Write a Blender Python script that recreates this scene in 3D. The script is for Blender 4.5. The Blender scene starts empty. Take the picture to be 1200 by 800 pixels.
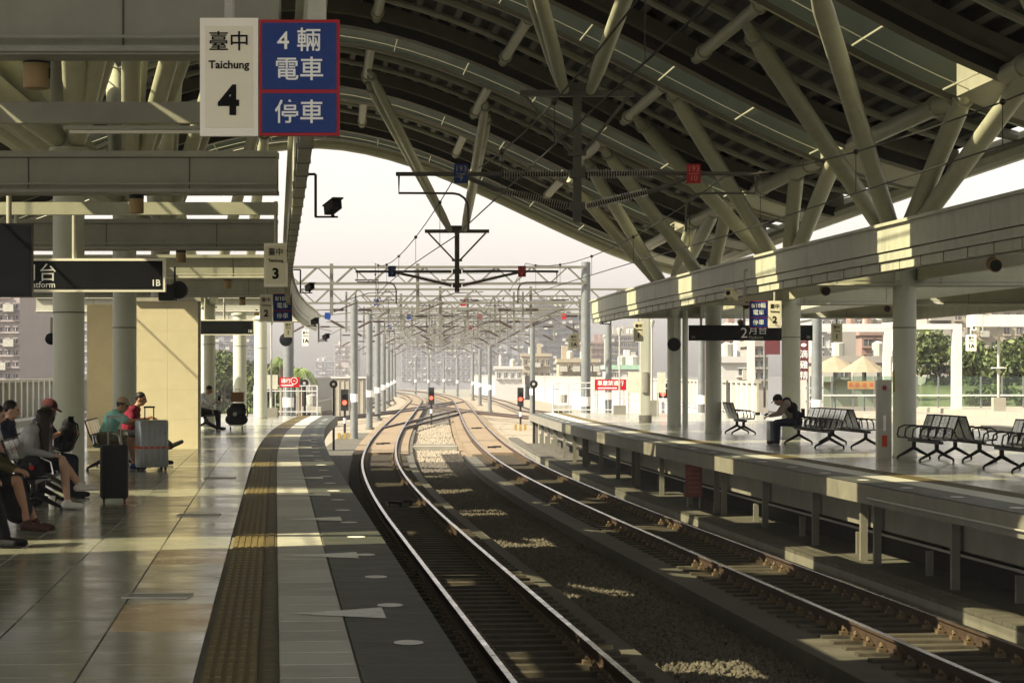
import bpy, math, random
import numpy as np
from mathutils import Vector, Matrix, Quaternion

# ------------------------------------------------------------------ camera, sky, sun, exposure
S = bpy.context.scene
COL = S.collection
F = 2833.0; HZ = 437.0; EYE = 1.66          # focal length in photo pixels, horizon row, eye height over the platform
cam_d = bpy.data.cameras.new('camera'); cam = bpy.data.objects.new('camera', cam_d); COL.objects.link(cam)
cam_d.sensor_width = 36.0; cam_d.lens = 36.0 * F / 1200.0
cam_d.shift_y = (HZ - 400.0) / 1200.0
cam_d.clip_start = 0.1; cam_d.clip_end = 9000.0
cam.location = (0, 0, EYE); cam.rotation_euler = (math.radians(90), 0, 0)
S.camera = cam

SUN_TRAVEL = Vector((1.0, 0.42, -1.0)).normalized()
world = bpy.data.worlds.new('World'); S.world = world; world.use_nodes = True
wn = world.node_tree.nodes; wl = world.node_tree.links; wn.clear()
wo = wn.new('ShaderNodeOutputWorld'); bg = wn.new('ShaderNodeBackground')
sky = wn.new('ShaderNodeTexSky'); sky.sky_type = 'NISHITA'; sky.sun_disc = False
sky.sun_elevation = math.asin(-SUN_TRAVEL.z); sky.sun_rotation = math.atan2(-SUN_TRAVEL.x, -SUN_TRAVEL.y)
sky.air_density = 2.0; sky.dust_density = 2.5; sky.ozone_density = 1.0
hs = wn.new('ShaderNodeHueSaturation'); hs.inputs['Saturation'].default_value = 0.12
tint = wn.new('ShaderNodeMix'); tint.data_type = 'RGBA'; tint.blend_type = 'MULTIPLY'
tint.inputs[0].default_value = 1.0; tint.inputs[7].default_value = (1.0, 0.955, 0.93, 1)
wl.new(sky.outputs[0], hs.inputs['Color']); wl.new(hs.outputs[0], tint.inputs[6])
wl.new(tint.outputs[2], bg.inputs[0]); wl.new(bg.outputs[0], wo.inputs[0])
bg.inputs[1].default_value = 0.088

sun_d = bpy.data.lights.new('sun', 'SUN'); sun = bpy.data.objects.new('sun', sun_d); COL.objects.link(sun)
sun_d.energy = 5.0; sun_d.angle = math.radians(0.53); sun_d.color = (1.0, 0.90, 0.73)
sun.rotation_euler = SUN_TRAVEL.to_track_quat('-Z', 'Y').to_euler()
sun.location = (-30, -10, 40)

S.render.engine = 'CYCLES'
S.view_settings.view_transform = 'Standard'; S.view_settings.look = 'None'
S.view_settings.gamma = 1.0; S.view_settings.use_curve_mapping = False
S.view_settings.exposure = 1.55
S.cycles.max_bounces = 8; S.cycles.diffuse_bounces = 5; S.cycles.transparent_max_bounces = 24

random.seed(7); RNG = np.random.default_rng(7)

# ------------------------------------------------------------------ the station's curve
_kz = [-160, 0, 45, 56, 69, 85, 110, 150, 240, 300, 420, 900]
_ks = [-.099, -.099, -.097, -.086, -.073, -.05, -.035, -.028, -.03, -.06, -.14, -.3]
_zz = np.linspace(-160, 900, 10601)
_sl = np.interp(_zz, _kz, _ks)
_xs = np.concatenate([[0], np.cumsum((_sl[1:] + _sl[:-1]) / 2 * 0.1)])
_xs -= np.interp(13, _zz, _xs) + .18
def Xe(y): return float(np.interp(y, _zz, _xs))
def slope(y): return float(np.interp(y, _kz, _ks))
def ang(y): return -math.atan(slope(y))                     # turn about +Z of the local track direction
def C(t, y, h=0.0): return Vector((Xe(y) + t, y, h))       # t metres right of the near platform's edge
def at(px, py, D): return Vector(((px - 600) / F * D, D, EYE + (HZ - py) / F * D))
def fl(px, py, h=0.0):
    D = (EYE - h) * F / (py - HZ); return at(px, py, D)
def hgt(py, D): return EYE + (HZ - py) / F * D

# ------------------------------------------------------------------ materials
MATS = {}
def mat(name, col, rough=.6, metal=0.0, var=.12, scale=3.0, bump=.15, bscale=60.0, spec=.22, stain=None, stain_amt=.0, emit=None, estr=0):
    m = bpy.data.materials.new(name); m.use_nodes = True; nt = m.node_tree; n = nt.nodes; l = nt.links
    b = n['Principled BSDF']; tc = n.new('ShaderNodeTexCoord')
    geo = n.new('ShaderNodeNewGeometry')
    nz = n.new('ShaderNodeTexNoise'); nz.inputs['Scale'].default_value = scale; nz.inputs['Detail'].default_value = 6; nz.inputs['Roughness'].default_value = .65
    l.new(geo.outputs['Position'], nz.inputs['Vector'])
    mr = n.new('ShaderNodeMapRange'); mr.inputs[1].default_value = .3; mr.inputs[2].default_value = .7
    mr.inputs[3].default_value = 1 - var; mr.inputs[4].default_value = 1 + var
    l.new(nz.outputs['Fac'], mr.inputs[0])
    mu = n.new('ShaderNodeMix'); mu.data_type = 'RGBA'; mu.blend_type = 'MULTIPLY'; mu.inputs[0].default_value = 1
    mu.inputs[6].default_value = (*col, 1); l.new(mr.outputs[0], mu.inputs[7])
    out = mu.outputs[2]
    if stain:
        n2 = n.new('ShaderNodeTexNoise'); n2.inputs['Scale'].default_value = scale * .6; n2.inputs['Detail'].default_value = 8; n2.inputs['Roughness'].default_value = .7
        mp = n.new('ShaderNodeMapping'); mp.inputs['Scale'].default_value = (1, 1, .25); mp.inputs['Location'].default_value = (3.1, 7.7, 1.3)
        l.new(geo.outputs['Position'], mp.inputs[0]); l.new(mp.outputs[0], n2.inputs['Vector'])
        r2 = n.new('ShaderNodeMapRange'); r2.inputs[1].default_value = .5; r2.inputs[2].default_value = .72; r2.inputs[3].default_value = 0; r2.inputs[4].default_value = stain_amt
        l.new(n2.outputs['Fac'], r2.inputs[0])
        m2 = n.new('ShaderNodeMix'); m2.data_type = 'RGBA'; l.new(r2.outputs[0], m2.inputs[0]); l.new(out, m2.inputs[6]); m2.inputs[7].default_value = (*stain, 1)
        out = m2.outputs[2]
    l.new(out, b.inputs['Base Color'])
    rr = n.new('ShaderNodeMapRange'); rr.inputs[1].default_value = .3; rr.inputs[2].default_value = .7
    rr.inputs[3].default_value = max(.03, rough - .08); rr.inputs[4].default_value = min(1, rough + .08)
    l.new(nz.outputs['Fac'], rr.inputs[0]); l.new(rr.outputs[0], b.inputs['Roughness'])
    b.inputs['Metallic'].default_value = metal; b.inputs['Specular IOR Level'].default_value = spec
    if bump > 0:
        nb = n.new('ShaderNodeTexNoise'); nb.inputs['Scale'].default_value = bscale; nb.inputs['Detail'].default_value = 3
        l.new(geo.outputs['Position'], nb.inputs['Vector'])
        bp = n.new('ShaderNodeBump'); bp.inputs['Strength'].default_value = bump; bp.inputs['Distance'].default_value = .01
        l.new(nb.outputs['Fac'], bp.inputs['Height']); l.new(bp.outputs[0], b.inputs['Normal'])
    if emit:
        b.inputs['Emission Color'].default_value = (*emit, 1); b.inputs['Emission Strength'].default_value = estr
    MATS[name] = m
    return m
M = MATS
mat('steel_cream', (.39, .39, .29), .45, var=.10, stain=(.30, .26, .17), stain_amt=.35)
mat('steel_grey', (.32, .315, .245), .5, var=.10, stain=(.2, .18, .12), stain_amt=.35)
mat('column_paint', (.44, .45, .365), .38, var=.07, scale=1.2, stain=(.40, .38, .30), stain_amt=.35)
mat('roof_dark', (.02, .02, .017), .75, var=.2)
mat('deck_lit', (.10, .098, .08), .6, var=.2); mat('deck_shaded', (.02, .02, .017), .6, var=.2)
mat('flange', (.11, .10, .07), .6, var=.15)
mat('fascia', (.47, .47, .37), .5, var=.12, stain=(.25, .24, .19), stain_amt=.55)
mat('wall_beige', (.66, .585, .40), .5, var=.05)
mat('tile', (.215, .215, .158), .17, var=.13, scale=1.1, bump=.10, bscale=9, stain=(.19, .175, .12), stain_amt=.4, spec=.5)
mat('tile_b', (.25, .25, .185), .19, var=.13, scale=1.4, bump=.10, bscale=9, stain=(.2, .18, .13), stain_amt=.35, spec=.5)
mat('tile_new', (.56, .37, .17), .22, var=.10, scale=2, bump=.1, bscale=9, spec=.5)
mat('joint', (.10, .09, .07), .8)
mat('tactile', (.155, .118, .045), .55, var=.2, scale=4, stain=(.16, .12, .05), stain_amt=.5)
mat('tactile_dark', (.10, .078, .035), .55, var=.2, scale=4)
mat('paver_light', (.44, .43, .355), .42, var=.12, scale=2.5, stain=(.3, .28, .22), stain_amt=.4)
mat('paver_dark', (.06, .063, .05), .5, var=.25, scale=3, bump=.3, bscale=30)
mat('paver_light_b', (.39, .38, .315), .45, var=.15, scale=3.5, stain=(.22, .2, .16), stain_amt=.6); mat('paver_dark_b', (.073, .076, .06), .52, var=.3, scale=5, bump=.3, bscale=30, stain=(.12, .11, .09), stain_amt=.4); mat('white_paint', (.80, .79, .72), .5, var=.15, scale=9, stain=(.35, .35, .29), stain_amt=.45)
mat('concrete', (.175, .168, .135), .8, var=.2, scale=1.6, bump=.4, bscale=25, stain=(.17, .155, .12), stain_amt=.6)
mat('concrete_pale', (.26, .24, .19), .8, var=.15, scale=1.6, bump=.4, bscale=25, stain=(.26, .23, .17), stain_amt=.5)
mat('ballast_sunlit', (.24, .205, .15), .9, var=.4, scale=9, bump=.8, bscale=22); mat('bed_concrete', (.085, .08, .062), .85, var=.25, scale=1.6, bump=.4, bscale=25, stain=(.07, .06, .045), stain_amt=.6); mat('sleeper', (.06, .052, .038), .85, var=.25, scale=5, bump=.4, bscale=30, stain=(.13, .10, .065), stain_amt=.6)  # paler stone beyond the roof, darker ballast under it: sun and shade in colour
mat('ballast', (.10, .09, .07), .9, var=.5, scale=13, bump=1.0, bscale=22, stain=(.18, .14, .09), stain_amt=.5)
mat('rail_side', (.055, .035, .024), .8, var=.3, scale=6)
mat('rail_head', (.62, .60, .58), .22, metal=1.0, var=.06, bump=.02)
mat('clip', (.15, .11, .065), .7, var=.3, metal=.2)
mat('black', (.014, .014, .014), .6, spec=.2, bump=.05)
mat('black_frame', (.012, .012, .012), .45, spec=.2, bump=.02)
mat('sign_white', (.88, .84, .70), .35, var=.04, bump=.02)
mat('sign_cream', (.78, .73, .55), .35, var=.04, bump=.02)
mat('sign_blue', (.007, .035, .175), .3, var=.05, bump=.02, spec=.15)
mat('sign_red', (.36, .012, .016), .35, var=.05, bump=.02, spec=.15)
mat('sign_dark', (.010, .011, .013), .5, spec=.12, var=.05, bump=.02)
mat('screen', (.007, .008, .012), .45, spec=.12, var=.05, bump=0)
mat('ink', (.008, .008, .008), .6, bump=0, spec=.08)
mat('ink_white', (.82, .82, .78), .4, bump=0)
mat('ink_dim', (.35, .34, .29), .4, bump=0)
mat('ink_pink', (.62, .22, .20), .4, bump=0); mat('ink_red', (.62, .22, .20), .4, bump=0)
mat('catenary', (.10, .095, .08), .5, var=.2)
mat('galv', (.165, .175, .17), .45, metal=.3, var=.12)
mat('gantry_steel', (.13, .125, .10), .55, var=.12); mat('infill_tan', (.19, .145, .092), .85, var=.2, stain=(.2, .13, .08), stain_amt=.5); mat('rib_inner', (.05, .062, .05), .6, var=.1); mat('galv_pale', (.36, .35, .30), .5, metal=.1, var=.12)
mat('insulator', (.045, .03, .025), .25, bump=.02)
mat('shed', (.30, .27, .22), .25, bump=0); mat('porcelain', (.8, .8, .78), .3, bump=0)  # shed discs paler: sky glints between them put into the colour
mat('wire', (.04, .035, .03), .5, bump=0)
mat('white_steel', (.50, .50, .48), .4, var=.05)
mat('parapet', (.29, .27, .215), .7, var=.1, stain=(.5, .46, .34), stain_amt=.4)
mat('parapet_lilac', (.33, .30, .315), .7, var=.08)
mat('seat_metal', (.55, .55, .50), .25, metal=.85, var=.08, bump=.03)
mat('chrome', (.6, .6, .57), .18, metal=1, bump=0)
mat('skin_light', (.52, .32, .22), .5, var=.06); mat('skin_tan', (.36, .20, .125), .5, var=.06)
mat('hair', (.012, .010, .009), .45); mat('hair_brown', (.022, .014, .010), .4)
mat('cloth_grey', (.32, .32, .305), .9, bump=.9, bscale=30); mat('cloth_black', (.014, .014, .017), .9, bump=.9, bscale=30)
mat('cloth_navy', (.018, .022, .04), .9, bump=.9, bscale=30); mat('cloth_teal', (.26, .56, .48), .9, bump=.9, bscale=30)
mat('cloth_red', (.16, .012, .03), .9, bump=.8, bscale=28); mat('cloth_white', (.72, .71, .68), .9, bump=.9, bscale=30)
mat('cloth_olive', (.07, .065, .03), .9); mat('cloth_khaki', (.15, .13, .09), .9, var=.5, scale=25)
mat('cloth_taupe', (.22, .185, .15), .9); mat('cap_maroon', (.045, .009, .010), .8); mat('cap_tan', (.34, .25, .15), .8)
mat('shoe_white', (.58, .55, .48), .6); mat('shoe_blue', (.02, .05, .16), .6); mat('shoe_red', (.06, .028, .024), .7)
mat('suit_black', (.016, .016, .016), .45); mat('suit_silver', (.30, .32, .32), .35, metal=.4); mat('strap_red', (.5, .07, .025), .7)
mat('box_brown', (.20, .10, .035), .7); mat('yellow', (.30, .21, .05), .6)
mat('red_lamp', (.8, .05, .03), .4, bump=0, emit=(1.0, .05, .025), estr=2.6)
mat('leaf_a', (.045, .068, .018), .6, var=.4, scale=1.0); mat('leaf_b', (.105, .125, .036), .6, var=.35, scale=1.0); mat('leaf_palm', (.12, .165, .05), .55, var=.3)
mat('bark', (.10, .075, .05), .9, bump=.5); mat('grass', (.115, .12, .05), .9, var=.4, scale=.4)
mat('asphalt', (.07, .07, .068), .9); mat('win_dark', (.06, .07, .08), .2, bump=0)
mat('bld_white', (.40, .395, .375), .8, var=.06, scale=.3); mat('bld_pink', (.29, .25, .235), .8, var=.1, scale=.3)
mat('bld_grey', (.19, .19, .20), .8, var=.08, scale=.3); mat('bld_dark', (.10, .10, .11), .8, var=.08, scale=.3)
mat('bld_tan', (.29, .25, .18), .8, var=.1, scale=.3); mat('bld_brick', (.21, .145, .115), .85, var=.12, scale=.5)
mat('bld_conc', (.25, .235, .205), .85, var=.15, scale=.4, stain=(.24, .22, .19), stain_amt=.5)
mat('awning', (.23, .195, .13), .8); mat('roof_green', (.25, .40, .30), .7); mat('banner_orange', (.30, .19, .07), .7, var=.3); mat('banner_print', (.30, .09, .05), .7); mat('notice_red', (.24, .085, .075), .7, var=.2); mat('notice_line', (.30, .13, .11), .7); mat('plum', (.10, .028, .032), .6)
mat('cabinet', (.42, .40, .33), .5, metal=.2); mat('speaker_tan', (.32, .22, .10), .6); mat('pipe_grey', (.38, .37, .31), .5)
mat('dark_shade', (.02, .02, .018), .9)

def glass_mat(name, tintc, gloss=.06):
    m = bpy.data.materials.new(name); m.use_nodes = True; n = m.node_tree.nodes; l = m.node_tree.links; n.clear()
    o = n.new('ShaderNodeOutputMaterial'); tr = n.new('ShaderNodeBsdfTransparent'); tr.inputs[0].default_value = (*tintc, 1)
    g = n.new('ShaderNodeBsdfGlossy'); g.inputs['Roughness'].default_value = .08; mx = n.new('ShaderNodeMixShader'); mx.inputs[0].default_value = gloss
    l.new(tr.outputs[0], mx.inputs[1]); l.new(g.outputs[0], mx.inputs[2]); l.new(mx.outputs[0], o.inputs[0]); MATS[name] = m
glass_mat('skylight_glass', (.74, .73, .58), .03)
glass_mat('rail_glass', (.75, .86, .78), .10)

# ------------------------------------------------------------------ mesh collecting
def frame_of(d):
    d = d.normalized(); u = Vector((0, 0, 1)) if abs(d.z) < .95 else Vector((1, 0, 0))
    a = d.cross(u).normalized(); b = a.cross(d).normalized(); return a, b
class MB:
    def __init__(s): s.v = []; s.f = []; s.mi = []; s.m = 0
    def add(s, vs, fs):
        o = len(s.v); s.v += [tuple(v) for v in vs]; s.f += [tuple(i + o for i in f) for f in fs]; s.mi += [s.m] * len(fs); return s
    def box(s, c, d, rz=0.0, R=None):
        hx, hy, hz = d[0] / 2, d[1] / 2, d[2] / 2
        R = R or Matrix.Rotation(rz, 3, 'Z'); c = Vector(c)
        vs = [c + R @ Vector((x, y, z)) for x in (-hx, hx) for y in (-hy, hy) for z in (-hz, hz)]
        return s.add(vs, [(0, 1, 3, 2), (4, 6, 7, 5), (0, 4, 5, 1), (2, 3, 7, 6), (0, 2, 6, 4), (1, 5, 7, 3)])
    def bar(s, p, q, w, h):
        p, q = Vector(p), Vector(q); a, b = frame_of(q - p); a *= w / 2; b *= h / 2
        vs = [p - a - b, p + a - b, p + a + b, p - a + b, q - a - b, q + a - b, q + a + b, q - a + b]
        return s.add(vs, [(0, 1, 2, 3), (7, 6, 5, 4), (0, 4, 5, 1), (1, 5, 6, 2), (2, 6, 7, 3), (3, 7, 4, 0)])
    def cyl(s, p, q, r, r2=None, n=12, cap=True):
        return s.rings([(Vector(p), r), (Vector(q), r if r2 is None else r2)], n, cap)
    def rings(s, pts, n=12, cap=True, d=None):
        o = len(s.v); k = len(pts); P = [Vector(p[0]) for p in pts]
        vs = []; a = None
        for i in range(k):
            dd = d or (P[min(i + 1, k - 1)] - P[max(i - 1, 0)])
            if a is None: a, b = frame_of(dd)
            else:
                dn = dd.normalized(); a = (a - dn * a.dot(dn)).normalized(); b = a.cross(dn).normalized()
            for j in range(n):
                w = 2 * math.pi * j / n; vs.append(P[i] + (a * math.cos(w) + b * math.sin(w)) * pts[i][1])
        fs = []
        for i in range(k - 1):
            for j in range(n):
                j2 = (j + 1) % n; fs.append((i * n + j, i * n + j2, (i + 1) * n + j2, (i + 1) * n + j))
        if cap: fs.append(tuple(range(n - 1, -1, -1))); fs.append(tuple((k - 1) * n + j for j in range(n)))
        return s.add(vs, fs)
    def tube(s, pts, r, n=8, cap=True): return s.rings([(p, r) for p in pts], n, cap)
    def capsule(s, p, q, r, r2=None, n=12):
        r2 = r if r2 is None else r2; p, q = Vector(p), Vector(q); d = (q - p)
        if d.length < 1e-5: d = Vector((0, 0, 1e-4)); q = p + d
        d = d.normalized(); R = []
        for w in (-80, -50, -22): R.append((p + d * r * math.sin(math.radians(w)), r * math.cos(math.radians(w))))
        R.append((p, r)); R.append((q, r2))
        for w in (22, 50, 80): R.append((q + d * r2 * math.sin(math.radians(w)), r2 * math.cos(math.radians(w))))
        return s.rings(R, n, True, d)
    def ball(s, c, r, n=12, k=8, sc=(1, 1, 1), R=None):
        c = Vector(c); R = R or Matrix.Identity(3); vs = []; fs = []
        for i in range(1, k):
            p = math.pi * i / k
            for j in range(n):
                w = 2 * math.pi * j / n
                vs.append(c + R @ Vector((r * sc[0] * math.sin(p) * math.cos(w), r * sc[1] * math.sin(p) * math.sin(w), r * sc[2] * math.cos(p))))
        o = len(vs); vs.append(c + R @ Vector((0, 0, r * sc[2]))); vs.append(c - R @ Vector((0, 0, r * sc[2])))
        for i in range(k - 2):
            for j in range(n):
                j2 = (j + 1) % n; fs.append((i * n + j, (i + 1) * n + j, (i + 1) * n + j2, i * n + j2))
        for j in range(n):
            j2 = (j + 1) % n; fs.append((o, j, j2)); fs.append((o + 1, (k - 2) * n + j2, (k - 2) * n + j))
        return s.add(vs, fs)
    def sweep(s, prof, frames, closed=True, cap=True):
        """prof: list of (a, b); frames: list of (origin, A, B)"""
        n = len(prof); vs = []; fs = []
        for o, A, B in frames:
            for a, b in prof: vs.append(o + A * a + B * b)
        m = n if closed else n - 1
        for i in range(len(frames) - 1):
            for j in range(m):
                j2 = (j + 1) % n; fs.append((i * n + j, i * n + j2, (i + 1) * n + j2, (i + 1) * n + j))
        if closed and cap:
            fs.append(tuple(range(n - 1, -1, -1))); k = (len(frames) - 1) * n; fs.append(tuple(k + j for j in range(n)))
        return s.add(vs, fs)
    def mesh(s, name, mats, smooth=False):
        me = bpy.data.meshes.new(name); me.from_pydata(s.v, [], s.f)
        for m in (mats if isinstance(mats, (list, tuple)) else [mats]): me.materials.append(MATS[m])
        if any(s.mi): me.polygons.foreach_set('material_index', s.mi)
        if smooth:
            me.polygons.foreach_set('use_smooth', [True] * len(me.polygons))
            try: me.set_sharp_from_angle(angle=math.radians(40))
            except Exception: pass
        me.update(); return me
    def build(s, name, mats, parent=None, smooth=False, loc=None):
        return link(name, s.mesh(name, mats, smooth), parent, loc)
def link(name, me, parent=None, loc=None, rz=None):
    o = bpy.data.objects.new(name, me); COL.objects.link(o)
    if parent is not None: o.parent = parent
    if loc is not None: o.location = loc
    if rz is not None: o.rotation_euler = (0, 0, rz)
    return o
def tag(o, label=None, cat=None, group=None, kind=None):
    if label: o['label'] = label
    if cat: o['category'] = cat
    if group: o['group'] = group
    if kind: o['kind'] = kind
    return o
def thing(name, label, cat, loc=(0, 0, 0), rz=0.0, group=None):
    o = bpy.data.objects.new(name, None); COL.objects.link(o); o.location = loc; o.rotation_euler = (0, 0, rz); o.empty_display_size = .2
    return tag(o, label, cat, group)
def struct(name, mb, m, parent=None, smooth=False, label=None):
    o = mb.build(name, m, parent, smooth)
    if parent is None: o['kind'] = 'structure'
    if label: o['label'] = label
    return o
def copy_tree(o, parent=None):
    c = o.copy(); COL.objects.link(c); c.parent = parent
    for ch in list(o.children): copy_tree(ch, c)
    return c
def frames_curve(t, y0, y1, h, step=1.0):
    n = max(1, int(round((y1 - y0) / step))); fr = []
    for i in range(n + 1):
        y = y0 + (y1 - y0) * i / n; fr.append((C(t, y, h), Vector((1, 0, 0)), Vector((0, 0, 1))))
    return fr
def rect(a0, a1, b0, b1): return [(a0, b0), (a0, b1), (a1, b1), (a1, b0)]
def strip(mb, t0, t1, y0, y1, h, step=1.0):
    """flat upward sheet along the curve"""
    n = max(1, int(round((y1 - y0) / step))); vs = []; fs = []
    for i in range(n + 1):
        y = y0 + (y1 - y0) * i / n; vs += [C(t0, y, h), C(t1, y, h)]
    for i in range(n): fs.append((2 * i, 2 * i + 1, 2 * i + 3, 2 * i + 2))
    return mb.add(vs, fs)
_tc = {}
def text(body, size, m, parent, loc, rot=(math.radians(90), 0, 0), align='CENTER', name='lettering', bold=0.0, sx=1.0):
    key = (body, size, m, align, bold, sx)
    if key not in _tc:
        cu = bpy.data.curves.new('lettering', 'FONT'); cu.body = body; cu.size = size; cu.align_x = align; cu.align_y = 'CENTER'
        cu.extrude = .002; cu.offset = bold * (.3 if any(ord(ch) > 0x2fff for ch in body) else 1); cu.resolution_u = 2
        to = bpy.data.objects.new('tmp_text', cu); COL.objects.link(to)
        dg = bpy.context.evaluated_depsgraph_get(); me = bpy.data.meshes.new_from_object(to.evaluated_get(dg))
        bpy.data.objects.remove(to); bpy.data.curves.remove(cu); me.materials.clear(); me.materials.append(MATS[m]); me.name = 'lettering'
        if sx != 1.0:
            for v in me.vertices: v.co.x *= sx
        _tc[key] = me
    o = link(name, _tc[key], parent, loc); o.rotation_euler = rot; return o

# ------------------------------------------------------------------ ground, viaduct, platforms
RAIL = -1.19                                   # rail top
def sheet(name, x0, x1, y0, y1, z, m):
    b = MB(); b.add([(x0, y0, z), (x1, y0, z), (x1, y1, z), (x0, y1, z)], [(0, 1, 2, 3)]); return struct(name, b, m)
sheet('ground', -4000, 4000, -500, 8000, -10.0, 'asphalt')
b = MB(); b.sweep(rect(-11.0, 34.0, -2.6, -1.84), frames_curve(0, -120, 520, 0, 4)); struct('viaduct_deck', b, 'concrete')

# near platform: slab with tiles, tactile paving and edge stones
pl = MB(); YP0, YP1 = 9.0, 94.0
pl.sweep(rect(-9.6, -.02, -.36, -.012), frames_curve(0, -100, YP1, 0, 2)); pl_o = struct('platform', pl, 'concrete', label='near platform on the left')
b = MB(); b.sweep(rect(-8.8, -.7, -1.85, -.36), frames_curve(0, YP0, YP1 - .4, 0, 2)); b.build('foundation', 'dark_shade', pl_o)
# rounded end of the edge
b = MB()
b.sweep(rect(-9.6, -3.2, -.36, -.012), frames_curve(0, YP1, YP1 + 5, 0, 2)); b.build('end_slab', 'concrete', pl_o)
TW = .645
def tile_mesh(w, d, m):
    b = MB(); g = .0055; t = .011; hx, hy = w / 2 - g, d / 2 - g; e = .004
    vs = [(-hx, -hy, 0), (hx, -hy, 0), (hx, hy, 0), (-hx, hy, 0), (-hx + e, -hy + e, t), (hx - e, -hy + e, t), (hx - e, hy - e, t), (-hx + e, hy - e, t)]
    b.add(vs, [(0, 1, 5, 4), (1, 2, 6, 5), (2, 3, 7, 6), (3, 0, 4, 7), (4, 5, 6, 7)]); return b.mesh('tile', m)
tmA, tmB, tmN = tile_mesh(TW, .6, 'tile'), tile_mesh(TW, .6, 'tile_b'), tile_mesh(TW, .6, 'tile_new')
cnt = 0; rest = MB(); rows = int((YP1 - YP0) / .6)
for r in range(rows):
    y = YP0 + .3 + r * .6
    for c in range(12):
        t = -1.53 - TW / 2 - c * TW; p = C(t, y, -.012); px = 600 + p.x / y * F; py = HZ + EYE / y * F
        new = (c == 0 and (abs(py - 722) < 11 or abs(py - 652) < 6)) 
        if cnt < 300 and -40 < px and py < 830:
            link('tile', tmN if new else (tmA if random.random() < .6 else tmB), pl_o, p, ang(y)); cnt += 1
        else:
            rest.m = 0 if random.random() < .6 else 1
            a = .004; q = []
            for sx, sy in ((-1, -1), (1, -1), (1, 1), (-1, 1)):
                yy = y + sy * (.3 - a); q.append(C(t + sx * (TW / 2 - a), yy, -.001))
            rest.add(q, [(0, 1, 2, 3)])
tag(rest.build('tile_field', ['tile', 'tile_b'], pl_o), kind='stuff')
def tact_mesh(w, d, nb, m):
    b = MB(); b.box((0, 0, .004), (w - .005, d - .005, .01))
    for i in range(nb):
        x = -w / 2 + w * (i + .5) / nb; b.box((x, 0, .012), (w / nb * .5, d - .03, .008))
    return b.mesh('tactile_tile', m)
tm1, tm2 = tact_mesh(.31, .3, 5, 'tactile'), tact_mesh(.115, .3, 1, 'tactile_dark')
pm1, pm2 = tile_mesh(.45, .6, 'paver_light'), tile_mesh(.62, .6, 'paver_dark'); pm1b, pm2b = tile_mesh(.45, .6, 'paver_light_b'), tile_mesh(.62, .6, 'paver_dark_b')
r1 = MB(); r2 = MB(); r3 = MB(); r4 = MB()
for i in range(int((YP1 - YP0) / .3)):
    y = YP0 + .15 + i * .3
    if y < 52:
        link('tactile_tile', tm1, pl_o, C(-1.345, y, -.012), ang(y)); link('tactile_border', tm2, pl_o, C(-1.13, y, -.012), ang(y))
for i in range(5): strip(r1, -1.5 + .062 * i + .015, -1.5 + .062 * i + .047, 52, YP1, .008, 2)
strip(r1, -1.5, -1.19, 52, YP1, -.003, 2); strip(r2, -1.19, -1.075, 52, YP1, .006, 2)
tag(r1.build('tactile_strip', 'tactile', pl_o), kind='stuff'); tag(r2.build('tactile_border_strip', 'tactile_dark', pl_o), kind='stuff')
for i in range(int((YP1 - YP0) / .6)):
    y = YP0 + .3 + i * .6
    if y < 60:
        link('paver', random.choice((pm1, pm1b)), pl_o, C(-.85, y, -.012), ang(y)); link('edge_stone', random.choice((pm2, pm2b)), pl_o, C(-.31, y, -.012), ang(y))
strip(r3, -1.075, -.625, 60, YP1, -.002, 2); strip(r4, -.62, 0, 60, YP1, -.002, 2)
tag(r3.build('paver_strip', 'paver_light', pl_o), kind='stuff'); tag(r4.build('edge_strip', 'paver_dark', pl_o), kind='stuff')
db = MB(); db.add([(.09 * math.cos(w) if abs(math.cos(w)) < .8 else .09 * math.copysign(1, math.cos(w)), .14 * math.sin(w), 0) for w in [2 * math.pi * i / 16 for i in range(16)]], [tuple(range(16))])
dm = db.mesh('edge_mark', 'white_paint')
for i in range(32):
    y = 12.5 + 2.4 * i
    if y < 92: link('edge_mark', dm, pl_o, C(-.27, y, .003), ang(y))
ab = MB(); ab.add([(-.36, 0, 0), (.28, -.36, 0), (.28, .4, 0)], [(0, 1, 2)]); am = ab.mesh('door_mark', 'white_paint')
for y in (16.7, 22.0, 27.5, 33, 38.3, 48.5, 54, 59.5): link('door_mark', am, pl_o, C(-.62, y, .0035), ang(y))
for px, py in ((185, 698), (233, 603.5), (258, 560)):
    p = fl(px, py); b = MB()
    for dx, dy, w, d in ((-.235, 0, .018, .34), (.235, 0, .018, .34), (0, -.165, .48, .018), (0, .165, .48, .018)): b.box((p.x + dx, p.y + dy, .004), (w, d, .012))
    h = b.build('floor_hatch', 'cabinet', pl_o); b = MB(); b.box((p.x, p.y, .001), (.46, .31, .008)); b.build('hatch_plate', 'paver_light_b', h)

# far platform across the tracks
PR0, PR1 = 16.0, 101.0; PT = 7.75; PW = 19.0
b = MB(); b.sweep(rect(PT, PW, -.30, -.012), frames_curve(0, -100, PR1, 0, 2)); pr_o = struct('platform_across', b, 'concrete', label='platform across the tracks')
b = MB(); strip(b, PT + .62 + .85, PW, PR0, PR1, -.002, 2)
fo = b.build('floor_tiles', 'tile_b', pr_o)
b = MB(); strip(b, PT, PT + .62, PR0, PR1, -.001, 2); b.build('edge_strip', 'paver_dark', pr_o)
b = MB(); strip(b, PT + .62, PT + 1.07, PR0, PR1, -.001, 2); b.build('paver_strip', 'paver_light', pr_o)
b = MB(); strip(b, PT + 1.07, PT + 1.47, PR0, PR1, .0, 2)
for i in range(5): strip(b, PT + 1.09 + .075 * i, PT + 1.13 + .075 * i, PR0, PR1, .006, 2)
b.build('tactile_strip', 'tactile', pr_o)
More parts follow.
